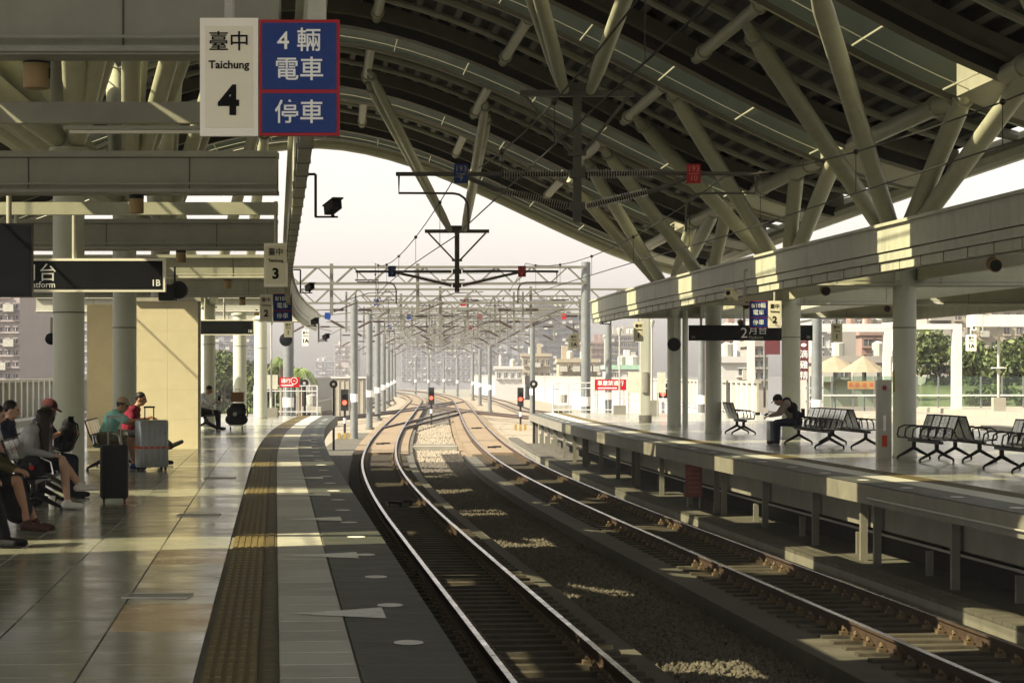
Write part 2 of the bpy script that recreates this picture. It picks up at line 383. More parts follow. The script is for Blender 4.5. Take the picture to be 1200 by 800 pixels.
for i in range(30):
    y = 22 + 2.6 * i
    if y < 99: link('edge_mark', dm, pr_o, C(PT + .3, y, .003), ang(y))
b = MB(); jb = MB()
for i in range(90):                           # fine tile joints
    y = PR0 + 1 + i * .95
    jb.add([C(PT + 1.5, y, .0015), C(PW - .2, y, .0015), C(PW - .2, y + .012, .0015), C(PT + 1.5, y + .012, .0015)], [(0, 1, 2, 3)])
tag(jb.build('tile_joints', 'joint', pr_o), kind='stuff')
# structure under the far platform
b = MB(); b.sweep(rect(8.12, 8.4, -.72, -.30), frames_curve(0, PR0, PR1 - 1, 0, 2)); b.build('edge_beam', 'concrete', pr_o)
b = MB(); b.sweep(rect(8.75, 8.9, -1.84, -.30), frames_curve(0, PR0, PR1 - 1, 0, 2)); b.build('back_wall', 'dark_shade', pr_o)  # wall coloured near-black to stand for the shade in the recess
pb = MB(); pb.box((0, 0, -.80), (.11, .14, .99)); pb.box((0, 0, -.32), (.16, .18, .05)); pmesh = pb.mesh('pier', 'concrete')
qb = MB(); qb.box((0, 0, -1.2), (.1, .1, .62)); qmesh = qb.mesh('short_post', 'concrete')
y = 24.0; i = 0
while y < 100:
    link('pier', pmesh, pr_o, C(8.02, y)); 
    if i % 3 == 0: link('pier', pmesh, pr_o, C(8.02, y + .85))
    link('short_post', qmesh, pr_o, C(8.3, y + 2.3)); y += 4.2; i += 1
b = MB(); b.tube([C(8.4, yy, -.86) for yy in np.arange(20, 100, 2.0)], .022, 6); b.build('pipe', 'galv_pale', pr_o)
b = MB(); b.tube([C(PT - .03, yy, -.20) for yy in np.arange(24, 37, 1.0)], .014, 6); b.build('conduit', 'galv_pale', pr_o)
b = MB(); b.tube([C(8.45, 33 + .25 * k, -.42 - .09 * math.sin(math.pi * k / 16)) for k in range(17)], .02, 6); b.build('cable', 'black', pr_o)
p = at(813, 563, 52); n_ = thing('track_notice', 'faded red notice board fixed under the edge of the far platform', 'sign', (p.x, p.y, RAIL - .1))
b = MB(); b.box((0, 0, hgt(563, 52) - RAIL + .1), (.36, .03, .70)); b.build('board', 'notice_red', n_)
b = MB(); b.box((-.13, .04, .42), (.03, .03, .85)); b.build('post', 'galv_pale', n_); b = MB(); b.box((.13, .04, .42), (.03, .03, .85)); b.build('post', 'galv_pale', n_)
for k in range(6): b = MB(); b.box((0, -.018, hgt(563, 52) - RAIL + .1 + .26 - .1 * k), (.26, .004, .035)); b.build('text_line', 'notice_line', n_)

# ------------------------------------------------------------------ track bed and ballast
BAL = -1.62
b = MB(); b.sweep(rect(-.9, .72, -1.84, -1.55), frames_curve(0, -5, 130, 0, 2)); struct('bed_edge', b, 'bed_concrete')
b = MB(); b.sweep(rect(2.62, 2.9, -1.84, -1.40), frames_curve(0, -5, 130, 0, 2)); struct('bed_kerb', b, 'bed_concrete')
b = MB(); b.sweep(rect(.72, 2.62, -1.84, -1.60), frames_curve(0, -5, 330, 0, 2)); struct('track_slab', b, 'bed_concrete')
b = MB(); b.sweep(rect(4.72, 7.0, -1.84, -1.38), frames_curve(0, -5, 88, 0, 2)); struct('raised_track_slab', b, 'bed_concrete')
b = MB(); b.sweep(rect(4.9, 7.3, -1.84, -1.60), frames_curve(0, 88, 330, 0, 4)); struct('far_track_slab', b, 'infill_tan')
# retaining kerb in front of the far platform, with cap stones
b = MB(); b.sweep(rect(7.02, 7.5, -1.84, -1.16), frames_curve(0, -5, 104, 0, 2)); kb = struct('retaining_kerb', b, 'concrete')
cb = MB(); cb.box((0, 0, .0), (.40, .355, .055)); cm_ = cb.mesh('cap_stone', 'bed_concrete')
for i in range(290):
    y = 22 + .37 * i * (1 if i < 150 else 1)
    if y < 104: link('cap_stone', cm_, kb, C(7.22, y, -1.13), ang(y))
b = MB(); b.sweep(rect(7.5, 9.7, -1.84, -1.24), frames_curve(0, -5, 100, 0, 2)); b.build('bench_slab', 'bed_concrete', kb)
# ballast between the tracks
def stones(name, n, t0, t1, y0, y1, z, r0, r1, m):
    y = RNG.random(n) * (y1 - y0) + y0; t = RNG.random(n) * (t1 - t0) + t0
    x = np.interp(y, _zz, _xs) + t; r = RNG.random(n) * (r1 - r0) + r0
    base = np.array([(1, 0, 0), (-1, 0, 0), (0, 1, 0), (0, -1, 0), (0, 0, 1), (0, 0, -1)], float)
    V = base[None] * (r[:, None, None] * (0.6 + .8 * RNG.random((n, 6, 1))))
    a = RNG.random(n) * 6.283; ca, sa = np.cos(a), np.sin(a); tl = (RNG.random(n) - .5) * 1.6; ct, st = np.cos(tl), np.sin(tl)
    X = V[..., 0] * ca[:, None] - V[..., 1] * sa[:, None]; Y = V[..., 0] * sa[:, None] + V[..., 1] * ca[:, None]; Z = V[..., 2]
    Y2 = Y * ct[:, None] - Z * st[:, None]; Z2 = Y * st[:, None] + Z * ct[:, None]
    co = np.stack([X + x[:, None], Y2 + y[:, None], Z2 + z + RNG.random(n)[:, None] * .035], -1).reshape(-1, 3)
    tri = np.array([(0, 2, 4), (2, 1, 4), (1, 3, 4), (3, 0, 4), (2, 0, 5), (1, 2, 5), (3, 1, 5), (0, 3, 5)])
    T = (tri[None] + (np.arange(n) * 6)[:, None, None]).reshape(-1, 3)
    me = bpy.data.meshes.new(name); me.vertices.add(len(co)); me.vertices.foreach_set('co', co.ravel().astype(np.float32))
    me.loops.add(T.size); me.loops.foreach_set('vertex_index', T.ravel().astype(np.int32)); me.polygons.add(len(T))
    me.polygons.foreach_set('loop_start', (np.arange(len(T)) * 3).astype(np.int32)); me.materials.append(MATS[m]); me.update(calc_edges=True); me.validate()
    o = link(name, me); return o
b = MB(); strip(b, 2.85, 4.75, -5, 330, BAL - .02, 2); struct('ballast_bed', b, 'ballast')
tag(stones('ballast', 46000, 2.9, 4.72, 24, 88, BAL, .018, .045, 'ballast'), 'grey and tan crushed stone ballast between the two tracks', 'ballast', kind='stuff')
b = MB(); strip(b, -10.6, .7, 95, 330, BAL - .04, 3); strip(b, 7.4, 33, 104, 330, BAL - .04, 3); struct('far_ballast', b, 'ballast_sunlit')
tag(stones('ballast', 9000, 2.9, 4.8, 88, 150, BAL, .04, .08, 'ballast_sunlit'), 'pale sunlit ballast between the tracks beyond the roof', 'ballast', kind='stuff')
# concrete crossing between the tracks beyond the roof
b = MB(); y = 100; b.box(C(3.85, 101, -1.5), (1.85, 1.2, .25)); b.box(C(3.85, 106, -1.55), (1.85, .5, .22)); struct('crossing_slab', b, 'concrete_pale')

# ------------------------------------------------------------------ tracks
HEAD = [(-.034, 0), (-.032, .003), (.032, .003), (.034, 0), (.034, -.030), (.010, -.044), (.009, -.125), (.065, -.14), (.065, -.15), (-.065, -.15), (-.065, -.14), (-.009, -.125), (-.010, -.044), (-.034, -.030)]
def rail(t, y0, y1, parent, step=1.0, fn=None):
    fn = fn or (lambda y: C(t, y, 0)); n = int((y1 - y0) / step); b = MB(); fr = []
    for i in range(n + 1):
        y = y0 + (y1 - y0) * i / n; fr.append((fn(y) + Vector((0, 0, RAIL - .003)), Vector((1, 0, 0)), Vector((0, 0, 1))))
    b.sweep(HEAD, fr); k = len(HEAD)
    for i, f in enumerate(b.f):
        if len(f) == 4 and (i % k) in (0, 1, 2): b.mi[i] = 1
    return b.build('rail', ['rail_side', 'rail_head'], parent)
def tie_mesh(h):
    b = MB()
    L = 1.95
    vs = [(-L / 2, -.12, -h), (L / 2, -.12, -h), (L / 2, .12, -h), (-L / 2, .12, -h), (-L / 2 + .02, -.095, 0), (L / 2 - .02, -.095, 0), (L / 2 - .02, .095, 0), (-L / 2 + .02, .095, 0)]
    b.add(vs, [(0, 1, 5, 4), (1, 2, 6, 5), (2, 3, 7, 6), (3, 0, 4, 7), (4, 5, 6, 7)])
    b.m = 1
    for s in (-1, 1):
        for q in (-1, 1):
            x = s * .566 + q * .115
            b.box((x, 0, .02), (.09, .12, .045))
            b.tube([(x - q * .035, -.06, .03), (x, -.06, .085), (x + q * .01, 0, .055), (x, .055, .09), (x - q * .035, .05, .035)], .014, 5)
    return b.mesh('sleeper', ['sleeper', 'clip'])
tie1, tie2 = tie_mesh(.16), tie_mesh(.12)
def track(name, label, tc, y0, y1, ytie, tm_, yfar):
    t = thing(name, label, 'railway track', C(tc, y0, RAIL)); inv = Matrix.Translation(-t.location)
    for s in (-1, 1):
        o = rail(tc + s * .566, y0, yfar, t, 1.0); o.location = -t.location
    y = y0; n = 0
    while y < ytie and n < 150:
        p = C(tc, y, RAIL - .155); link('sleeper', tm_, t, p - t.location, ang(y)); y += .58; n += 1
    return t
tk1 = track('railway_track', 'curving railway track beside the near platform edge', 1.68, 18, 0, 89, tie1, 420)
tk2 = track('railway_track', 'railway track on the raised concrete bed beside the far platform', 6.13, 18, 0, 89, tie2, 420)
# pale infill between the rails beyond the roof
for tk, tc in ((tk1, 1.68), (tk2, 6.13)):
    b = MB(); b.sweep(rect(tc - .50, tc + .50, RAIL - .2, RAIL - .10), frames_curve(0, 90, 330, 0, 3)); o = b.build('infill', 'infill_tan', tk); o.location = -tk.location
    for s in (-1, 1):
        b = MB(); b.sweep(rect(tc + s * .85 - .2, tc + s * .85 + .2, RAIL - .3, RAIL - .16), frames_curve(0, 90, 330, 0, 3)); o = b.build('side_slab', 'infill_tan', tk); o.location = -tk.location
# balises on the sleepers

for px, py, tc, nm in ((467, 587, 1.68, 'black balise on the near track, under the roof'), (450, 519, 1.68, 'black balise on the near track, out in the sun'), (572, 523, 6.13, 'black balise on the far track at the edge of the sunlight'), (549, 501, 6.13, 'small black balise farthest along the far track')):
    D = 2.9 * F / (py - HZ); p = C(tc, D, RAIL - .06); t = thing('balise', nm, 'balise', p)
    for s in (-1, 1):
        b = MB(); b.box((s * .1, s * .3, .0), (.34, .14, .06)); b.box((s * .1 - .13, s * .3, -.05), (.04, .1, .1)); b.box((s * .1 + .13, s * .3, -.05), (.04, .1, .1)); b.build('antenna', 'black', t)
    b = MB(); b.box((0, 0, -.02), (.05, .6, .04)); b.build('link_bar', 'black', t)
# crossovers beyond the platform ends
def xover(label, pts):
    t = thing('crossover_track', label, 'railway track', (pts[0][0], pts[0][1], RAIL)); P = [Vector((x, y, 0)) for x, y in pts]
    for s in (-.566, .566):
        b = MB(); fr = []
        for i in range(41):
            u = i / 40 * (len(P) - 1); k = min(int(u), len(P) - 2); w = u - k; w2 = w
            q = P[k].lerp(P[k + 1], w2); d = (P[k + 1] - P[k]).normalized(); nrm = Vector((d.y, -d.x, 0))
            fr.append((q + nrm * s + Vector((0, 0, RAIL + .004)) - t.location, nrm, Vector((0, 0, 1))))
        b.sweep(HEAD, fr); k = len(HEAD)
        for i, f in enumerate(b.f):
            if len(f) == 4 and (i % k) in (0, 1, 2): b.mi[i] = 1
        b.build('rail', ['rail_side', 'rail_head'], t)
xover('rusty crossover track joining the near track from the left', [(C(-6.5, 128).x, 128), (C(-3.4, 146).x, 146), (C(1.6, 190).x, 190), (C(6.0, 245).x, 245)])
xover('rusty crossover track running off behind the far platform', [(C(1.7, 230).x, 230), (C(6.1, 185).x, 185), (C(11.2, 150).x, 150), (C(16, 130).x, 130)])

xover('rusty turnout track in the foreground of the far fan, left side', [(C(-9, 150).x, 150), (C(-4.5, 175).x, 175), (C(-2.2, 210).x, 210), (C(-1.5, 260).x, 260), (C(-1.5, 320).x, 320)])
xover('rusty siding track on the right beyond the far platform', [(C(20, 122).x, 122), (C(13.5, 150).x, 150), (C(10.8, 190).x, 190), (C(10.4, 250).x, 250), (C(10.4, 320).x, 320)])
xover('rusty track crossing from the near track to the far track', [(C(1.7, 128).x, 128), (C(3.9, 158).x, 158), (C(6.1, 190).x, 190)])

# ------------------------------------------------------------------ the big roof
def hr(t, y):
    a = abs(t + .12); a = min(a, 12.6)
    return 9.34 - .0146 * a - .0623 * a * a + .00309 * a ** 3 - .0145 * (max(20, min(y, 85)) - 55)
def RS(t, u, dh=0.0):
    y = u
    for _ in range(6): y = u + .42 * (Xe(y) + t)
    return Vector((Xe(y) + t, y, hr(t, y) + dh))
roof = thing('station_roof', 'great dark arched roof with skylight ribs over the tracks', 'roof', C(0, 40, 0))
def rpart(b, name, m, smooth=False):
    o = b.build(name, m, roof, smooth); o.location = -roof.location; return o
ULIST = [35.6 + 10.4 * n for n in range(-3, 5)]     # rib lines
T0, T1 = -17.4, 12.4; UEND = 79.6
ts = []; t = T0
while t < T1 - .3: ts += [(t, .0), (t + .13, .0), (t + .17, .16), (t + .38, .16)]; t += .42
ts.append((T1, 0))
def deck(u0, u1):
    b = MB(); n = 4; k = len(ts); vs = []; fs = []; mi = []
    for i in range(n + 1):
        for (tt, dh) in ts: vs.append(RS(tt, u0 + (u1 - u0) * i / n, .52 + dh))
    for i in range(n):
        for j in range(k - 1): fs.append((i * k + j, (i + 1) * k + j, (i + 1) * k + j + 1, i * k + j + 1)); mi.append(1 if j % 4 == 0 else 0)  # flats lighter, grooves darker: groove shade put into the deck colour
    b.add(vs, fs); b.mi = mi; rpart(b, 'deck_panel', ['deck_shaded', 'deck_lit'])
tarc = list(np.linspace(T0, T1, 41)); tglass = list(np.linspace(-15.4, 10.1, 45))
def arc_beam(ua, ub, h0, h1, tl, name, m, m2=None, m3=None):
    b = MB(); vs = []; fs = []
    for tt in tl:
        vs += [RS(tt, ua, h0), RS(tt, ub, h0), RS(tt, ub, h1), RS(tt, ua, h1)]
    for i in range(len(tl) - 1):
        o = 4 * i
        for j in range(4):
            j2 = (j + 1) % 4; fs.append((o + j, o + j2, o + 4 + j2, o + 4 + j)); b.mi.append(1 if (m2 and j == 0) else (2 if (m3 and j == 3) else 0))
    fs.append((3, 2, 1, 0)); o = 4 * (len(tl) - 1); fs.append((o, o + 1, o + 2, o + 3)); b.mi += [0, 0]
    mi = b.mi; b.mi = []; b.add(vs, fs); b.mi = mi
    return rpart(b, name, [x for x in (m, m2, m3) if x])
for i, u in enumerate(ULIST):
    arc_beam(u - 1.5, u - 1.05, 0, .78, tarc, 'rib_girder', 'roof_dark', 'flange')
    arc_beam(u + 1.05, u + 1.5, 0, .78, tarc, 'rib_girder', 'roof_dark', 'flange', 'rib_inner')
    arc_beam(u + 1.5, u + 1.56, -.02, .06, tarc, 'lit_edge', 'steel_cream')  # pale strip stands in for the lit lower edge of the flange
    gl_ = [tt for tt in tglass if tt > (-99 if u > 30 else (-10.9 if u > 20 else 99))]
    if u <= 30: arc_beam(u - 1.05, u + 1.05, .45, .6, [tt for tt in tarc if tt < -10.8] if u > 20 else tarc, 'stripe_blocker', 'deck_shaded')  # unseen cover added to keep near ribs from casting sun stripes
    if gl_:
        b = MB(); vs = []; fs = []
        for tt in gl_: vs += [RS(tt, u - 1.05, .03), RS(tt, u + 1.05, .03)]
        for k in range(len(gl_) - 1): fs.append((2 * k, 2 * k + 1, 2 * k + 3, 2 * k + 2))
        b.add(vs, fs); rpart(b, 'skylight_pane', 'skylight_glass')
        for tt in np.arange(-14.9, 10, 1.65): b = MB(); b.bar(RS(tt, u - 1.05, .015), RS(tt, u + 1.05, .015), .02, .03); rpart(b, 'glazing_bar', 'steel_grey')
        b = MB(); b.tube([RS(tt, u + .3, .015) for tt in gl_], .01, 4); rpart(b, 'glazing_bar', 'steel_grey')
    for sgn in (-1, 1):                      # closed ends of the ribs
        arc_beam(u - 1.05, u + 1.05, 0, .68, list(np.linspace(10.1, 12.4, 6)) if sgn > 0 else list(np.linspace(-15.4, -17.4, 5)), 'rib_end', 'steel_grey')
    if i < len(ULIST) - 1:
        deck(u + 1.5, u + 10.4 - 1.5)
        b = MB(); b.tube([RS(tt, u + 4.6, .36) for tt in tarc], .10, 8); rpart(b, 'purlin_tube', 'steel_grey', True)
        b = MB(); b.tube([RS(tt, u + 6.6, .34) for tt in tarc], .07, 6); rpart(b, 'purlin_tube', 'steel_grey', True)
        arc_beam(u + 8.45, u + 8.75, .20, .5, tarc, 'purlin_beam', 'flange')
arc_beam(ULIST[-1] + 1.5, UEND, .1, .6, tarc, 'end_beam', 'steel_grey', 'steel_cream')
b = MB(); b.tube([RS(tt, UEND + .1, -.05) for tt in tarc], .16, 8); rpart(b, 'end_tube', 'steel_cream', True)
TUBES = [-14.5, -10.2, -7.6, -4.7, -1.8, 1.1, 4.0, 6.9, 10.2]
for tt in TUBES:
    big = .16 if abs(tt) > 10 else .115
    for u0_ in ULIST[:-1]:
        b = MB(); b.tube([RS(tt, u_, .27 if abs(tt) < 10 else .06) for u_ in np.linspace(u0_ + 1.45, u0_ + 8.95, 4)], big, 10); rpart(b, 'ridge_tube', 'steel_cream', True)
    b = MB()
    for u in ULIST[1:]:
        for du in (2.6, 8.0):
            if u + du > 78: continue
            p, q = RS(tt, u + du - .1, .27 if abs(tt) < 10 else .06), RS(tt, u + du + .1, .27 if abs(tt) < 10 else .06); b.cyl(p, q, big + .035, None, 12)
    rpart(b, 'tube_collars', 'steel_cream')
for tt in (T0, T1):
    b = MB(); b.tube([RS(tt, u, .1) for u in np.arange(4, 79.5, 3)], .17, 8); rpart(b, 'eave_tube', 'steel_cream', True)
    b = MB(); b.sweep(rect(-.06, .06, 0, .5), [(RS(tt + math.copysign(.25, tt), u, .0), Vector((1, 0, 0)), Vector((0, 0, 1))) for u in np.arange(4, 79.5, 3)]); rpart(b, 'eave_fascia', 'steel_cream')

# ------------------------------------------------------------------ columns with branching struts
def strut(parent, p, q, r):
    p, q = Vector(p), Vector(q); d = q - p; b = MB()
    b.rings([(p, r * .75), (p + d * .10, r), (p + d * .90, r), (p + d * .96, r * .72), (q, r * .5)], 14); o = b.build('strut', 'steel_cream', parent, True); o.location = -parent.location
    b = MB(); b.cyl(q - d.normalized() * .42, q - d.normalized() * .34, r * 1.04, None, 12); o2 = b.build('collar', 'steel_grey', o)
def column(p, h, r, label, dirs, group=None, base=True):
    c = thing('platform_column', label, 'column', p, group=group)
    b = MB(); b.rings([((0, 0, .005), r * 1.0), ((0, 0, h - .15), r), ((0, 0, h), r)], 20); b.build('shaft', 'column_paint', c, True)
    b = MB(); b.cyl((0, 0, h), (0, 0, h + .06), r * 1.25, None, 20); b.cyl((0, 0, h + .06), (0, 0, h + .28), r * .9, r * .6, 16); b.build('cap', 'steel_cream', c, True)
    b = MB(); b.cyl((0, 0, .003), (0, 0, .05), r * 1.07, None, 20); b.build('base_ring', 'cabinet', c)
    b = MB(); b.cyl((0, 0, 2.55), (0, 0, 2.57), r * 1.012, None, 20); b.build('seam', 'joint', c)
    top = Vector(p) + Vector((0, 0, h + .15))
    for tt, dy in dirs:
        u = (p[1] + dy) - .42 * (Xe(p[1] + dy) + tt)
        strut(c, top + Vector((.12 * (1 if tt > p[0] - Xe(p[1]) else -1), 0, 0)), RS(tt, u, .1), .17)
    return c
RD = [(6.9, -7.0), (6.9, -12.0), (10.2, -8.5), (10.2, -12.5)]
LD = [(-1.8, -7.0), (-1.8, -12.0), (-3.2, -8.5), (-3.2, -12.5), (-7.6, -8), (-7.6, -12), (-6.2, -6), (-4.7, 5)]
column(C(11.4, 35), 3.9, .235, 'grey round column of the far platform just beyond the right edge', RD)
column(at(1060, 400, 48) * Vector((1, 1, 0)) if False else Vector(((1060 - 600) / F * 48, 48, 0)), 3.9, .235, 'round grey column behind the stainless cabinet on the far platform', RD)
column(Vector(((927 - 600) / F * 61, 61, 0)), 3.9, .235, 'round grey column behind the seated man with a backpack', RD)
column(Vector(((836 - 600) / F * 67, 67, 0)), 3.9, .225, 'round grey column crossing the left part of the platform 2 sign', [(6.9, -7), (10.2, -6)])
column(Vector(((790 - 600) / F * 75.5, 75.5, 0)), 3.9, .215, 'round grey column behind the round black mirror on the far platform', RD)
column(C(-4.2, 24), 4.4, .235, 'round grey column of the near platform just outside the left edge', LD)
column(Vector(((80.5 - 600) / F * 36, 36, 0)), 4.95, .235, 'wide round column rising behind the man in the maroon cap', LD)
column(Vector(((146 - 600) / F * 48, 48, 0)), 4.95, .235, 'round column rising behind the boy in the tan cap', LD)
column(Vector(((188 - 600) / F * 60, 60, 0)), 4.95, .235, 'round column mostly hidden behind the beige lift wall', LD)
column(Vector(((244 - 600) / F * 76, 76, 0)), 3.7, .225, 'round column right behind the seated man in the white shirt', [(-1.8, -8.5), (-4.7, -6)])
column(Vector(((281 - 600) / F * 81, 81, 0)), 3.6, .225, 'round column behind the loaded luggage trolley', [(-1.8, -8.5)])
column(Vector(((305.5 - 600) / F * 88, 88, 0)), 3.6, .235, 'last round column at the end of the near platform', [])
# thin pipe beside a far column
t = tag(MB().rings([(Vector(((803 - 600) / F * 75.3, 75.3, 0)), .09), (Vector(((803 - 600) / F * 75.3, 75.3, 3.6)), .09)], 12).build('down_pipe', 'column_paint', None, True), 'thin grey downpipe close to the right of a far platform column', 'pipe')

# struts hanging over the tracks with the catenary drop posts
def hang(D, label, tn=3.9, hn=6.1):
    n0 = C(tn, D, hn); c = thing('hanging_strut_frame', label, 'roof bracket', n0)
    for tt, dy in ((1.1, -11.6), (1.1, -9.4), (4.0, -11.6), (4.2, -9.6)):
        u = D + dy - .42 * (Xe(D + dy) + tt); s = -1 if tt < 2 else 1
        strut(c, n0 + Vector((s * .22, .1 if dy > -10 else -.1, .05)), RS(tt, u, -.02), .115)
    b = MB(); b.box((0, 0, 0), (1.9, .16, .1)); b.box((0, 0, .1), (.7, .3, .12)); b.build('cross_plate', 'catenary', c)
    return n0
N1 = hang(40.0, 'nearer pair of roof struts meeting above the tracks', 3.9, 6.28)
N2 = hang(71.5, 'farther pair of roof struts meeting above the tracks', 3.9, 5.85)

# ------------------------------------------------------------------ platform canopies
def canopy(name, label, tf, t_in, beams, y0, y1, tl, hb=3.76):
    c = thing(name, label, 'canopy', C(tf, 40, 0))
    def part(b, nm, m, smooth=False): o = b.build(nm, m, c, smooth); o.location = -c.location; return o
    s = 1 if t_in > tf else -1
    b = MB(); b.sweep(rect(-.05, .05, 3.60, 4.0), frames_curve(tf, y0, y1, 0, 2)); part(b, 'upper_fascia', 'fascia')
    b = MB(); b.sweep(rect(-.05, .05, 3.45, 3.585), frames_curve(tf + (.03 if s > 0 else -.005), y0, y1, 0, 2)); part(b, 'middle_fascia', 'fascia')
    b = MB(); b.sweep(rect(-.05, .05, 3.30, 3.44), frames_curve(tf + (.07 if s > 0 else -.01), y0, y1, 0, 2)); part(b, 'lower_fascia', 'fascia')
    b = MB(); b.sweep(rect(-.1, .1 + .08 * (s > 0), 4.0, 4.05), frames_curve(tf, y0, y1, 0, 2)); part(b, 'coping', 'fascia')
    if s > 0: b = MB(); b.sweep(rect(-.02, .02, 3.3, 4.0), frames_curve(tf + s * .26, y0, y1, 0, 2)); part(b, 'backing', 'steel_grey')
    jb = MB(); jb.box((0, 0, 0), (.115, .012, .16)); jm = jb.mesh('panel_joint', 'joint')
    y = y0 + .5
    while y < min(y1, y0 + 74): link('panel_joint', jm, c, C(tf + (.07 if s > 0 else -.01), y, 3.375) - c.location); y += 1.25
    for (yb, h0, h1, fl_, m) in beams:
        b = MB(); P, Q = C(tf + s * .2, yb), C(t_in, yb + slope(yb) * 0); dd = Q - P
        b.bar(P + Vector((0, 0, (h0 + h1) / 2)), Q + Vector((0, 0, (h0 + h1) / 2)), .16, h1 - h0); o = part(b, 'cross_beam', m)
        if fl_:
            b = MB(); b.bar(P + Vector((0, 0, h1 + .04)), Q + Vector((0, 0, h1 + .04)), .34, .07); part(b, 'beam_flange', m)
            b = MB(); b.bar(P + Vector((0, 0, h0 - .03)), Q + Vector((0, 0, h0 - .03)), .34, .05); part(b, 'beam_flange', m)
            b = MB(); b.tube([P + Vector((0, -.2, h0 - .02)), Q + Vector((0, -.2, h0 - .02))], .022, 6); part(b, 'conduit', 'pipe_grey')
            b = MB(); b.tube([P + Vector((0, -.19, h0 + .06)), Q + Vector((0, -.19, h0 + .06))], .012, 6); part(b, 'conduit', 'pipe_grey')
            for k in range(4):
                q = P.lerp(Q, .12 + .22 * k); b = MB(); b.box((q.x, q.y - .083, (h0 + h1) / 2), (.012, .012, h1 - h0)); part(b, 'beam_seam', 'joint')
    return c
canopy('canopy_frame', 'open beam frame of the canopy over the near platform', -.86, -9.6,
       [(16.0, 3.80, 4.25, 1, 'steel_grey'), (23.0, 4.03, 4.23, 0, 'steel_grey'), (28.3, 3.80, 4.17, 1, 'steel_grey'), (33.2, 3.83, 4.00, 0, 'steel_cream'), (41.2, 3.80, 4.2, 1, 'steel_grey'),
        (54.0, 3.80, 4.22, 1, 'steel_grey'), (66.8, 3.80, 4.22, 1, 'steel_grey'), (79.5, 3.7, 4.1, 1, 'steel_grey'), (90, 3.6, 4.0, 1, 'steel_grey')], 13.4, 94, -9.6)
cr = canopy('canopy_frame', 'canopy with long pale fascia over the far platform', 8.7, 18.3,
       [(y, 3.42, 3.85, 1, 'steel_cream') for y in (34.5, 48.0, 61.0, 75.5)], 20, 80, 18)
b = MB(); b.sweep(rect(15.0, 18.3, 3.95, 4.03), frames_curve(0, 20, 80, 0, 2)); o = b.build('canopy_deck', 'fascia', cr); o.location = -cr.location
b = MB(); b.sweep(rect(18.3, 18.42, 3.32, 4.0), frames_curve(0, 20, 80, 0, 2)); o = b.build('outer_fascia', 'fascia', cr); o.location = -cr.location
for tt in (11.6, 14.8):
    b = MB(); b.sweep(rect(tt, tt + .14, 3.5, 3.84), frames_curve(0, 20, 80, 0, 2)); o = b.build('long_beam', 'steel_cream', cr); o.location = -cr.location
# fluorescent lamp under the near beam
a0, a1 = at(75, 150, 22.8), at(250, 150, 22.8); t = thing('tube_lamp', 'unlit tube lamp under the upper beam over the near platform', 'lamp', a0)
b = MB(); b.bar((0, 0, 0), a1 - a0, .07, .035); b.build('housing', 'steel_cream', t); b = MB(); b.cyl((.05, 0, -.035), a1 - a0 + Vector((-.05, 0, -.035)), .018, None, 8); b.build('tube', 'sign_white', t)

# loudspeakers hanging from the beams
def speaker(px, py, D, label, hmount=None):
    p = at(px, py, D); t = thing('hanging_loudspeaker', label, 'loudspeaker', p, group='loudspeakers under the canopy beams')
    b = MB(); b.rings([((0, 0, -.11), .078), ((0, 0, -.105), .085), ((0, 0, .06), .085)], 16); b.build('drum', 'speaker_tan', t, True)
    b = MB(); b.rings([((0, 0, .06), .087), ((0, 0, .11), .087), ((0, 0, .115), .07)], 16); b.build('rim', 'black', t, True)
    b = MB(); b.cyl((0, 0, .115), (0, 0, .2), .012, None, 6); b.build('hook', 'galv_pale', t)
for a in ((42, 85, 16.2, 'nearest tan drum loudspeaker hanging under the topmost left beam'), (160, 239, 28.3, 'second tan drum loudspeaker, above the platform sign'), (212, 300, 41.2, 'third tan drum loudspeaker, right of the hanging platform sign'),
          (267, 332, 54, 'fourth tan drum loudspeaker along the near platform'), (284, 353, 66.8, 'fifth tan drum loudspeaker along the near platform'), (301, 366, 79.5, 'farthest tan drum loudspeaker along the near platform')): speaker(*a)
def speaker_h(px, py, D, label):
    p = at(px, py, D); t = thing('horn_loudspeaker', label, 'loudspeaker', p, group='horn loudspeakers on the far platform')
    b = MB(); b.rings([((0, -.12, -.02), .09), ((0, -.11, -.02), .1), ((0, .12, .02), .1)], 16); b.build('drum', 'speaker_tan', t, True)
    b = MB(); b.rings([((0, -.125, -.02), .085), ((0, -.122, -.02), .085)], 16); b.build('grille', 'black', t)
    b = MB(); b.cyl((0, 0, .09), (0, 0, .25), .014, None, 6); b.build('hook', 'galv_pale', t)
for a in ((1165, 310, 34.5, 'dark drum loudspeaker below the beam at the far right'), (967, 340, 48, 'dark drum loudspeaker right of the column with the sign 2'), (1039, 361, 61, 'tan drum loudspeaker left of the far platform column'), (874, 357, 61, 'drum loudspeaker just left of the blue stop sign'), (868, 378, 75, 'small drum loudspeaker above the platform 2 board')): speaker_h(*a)

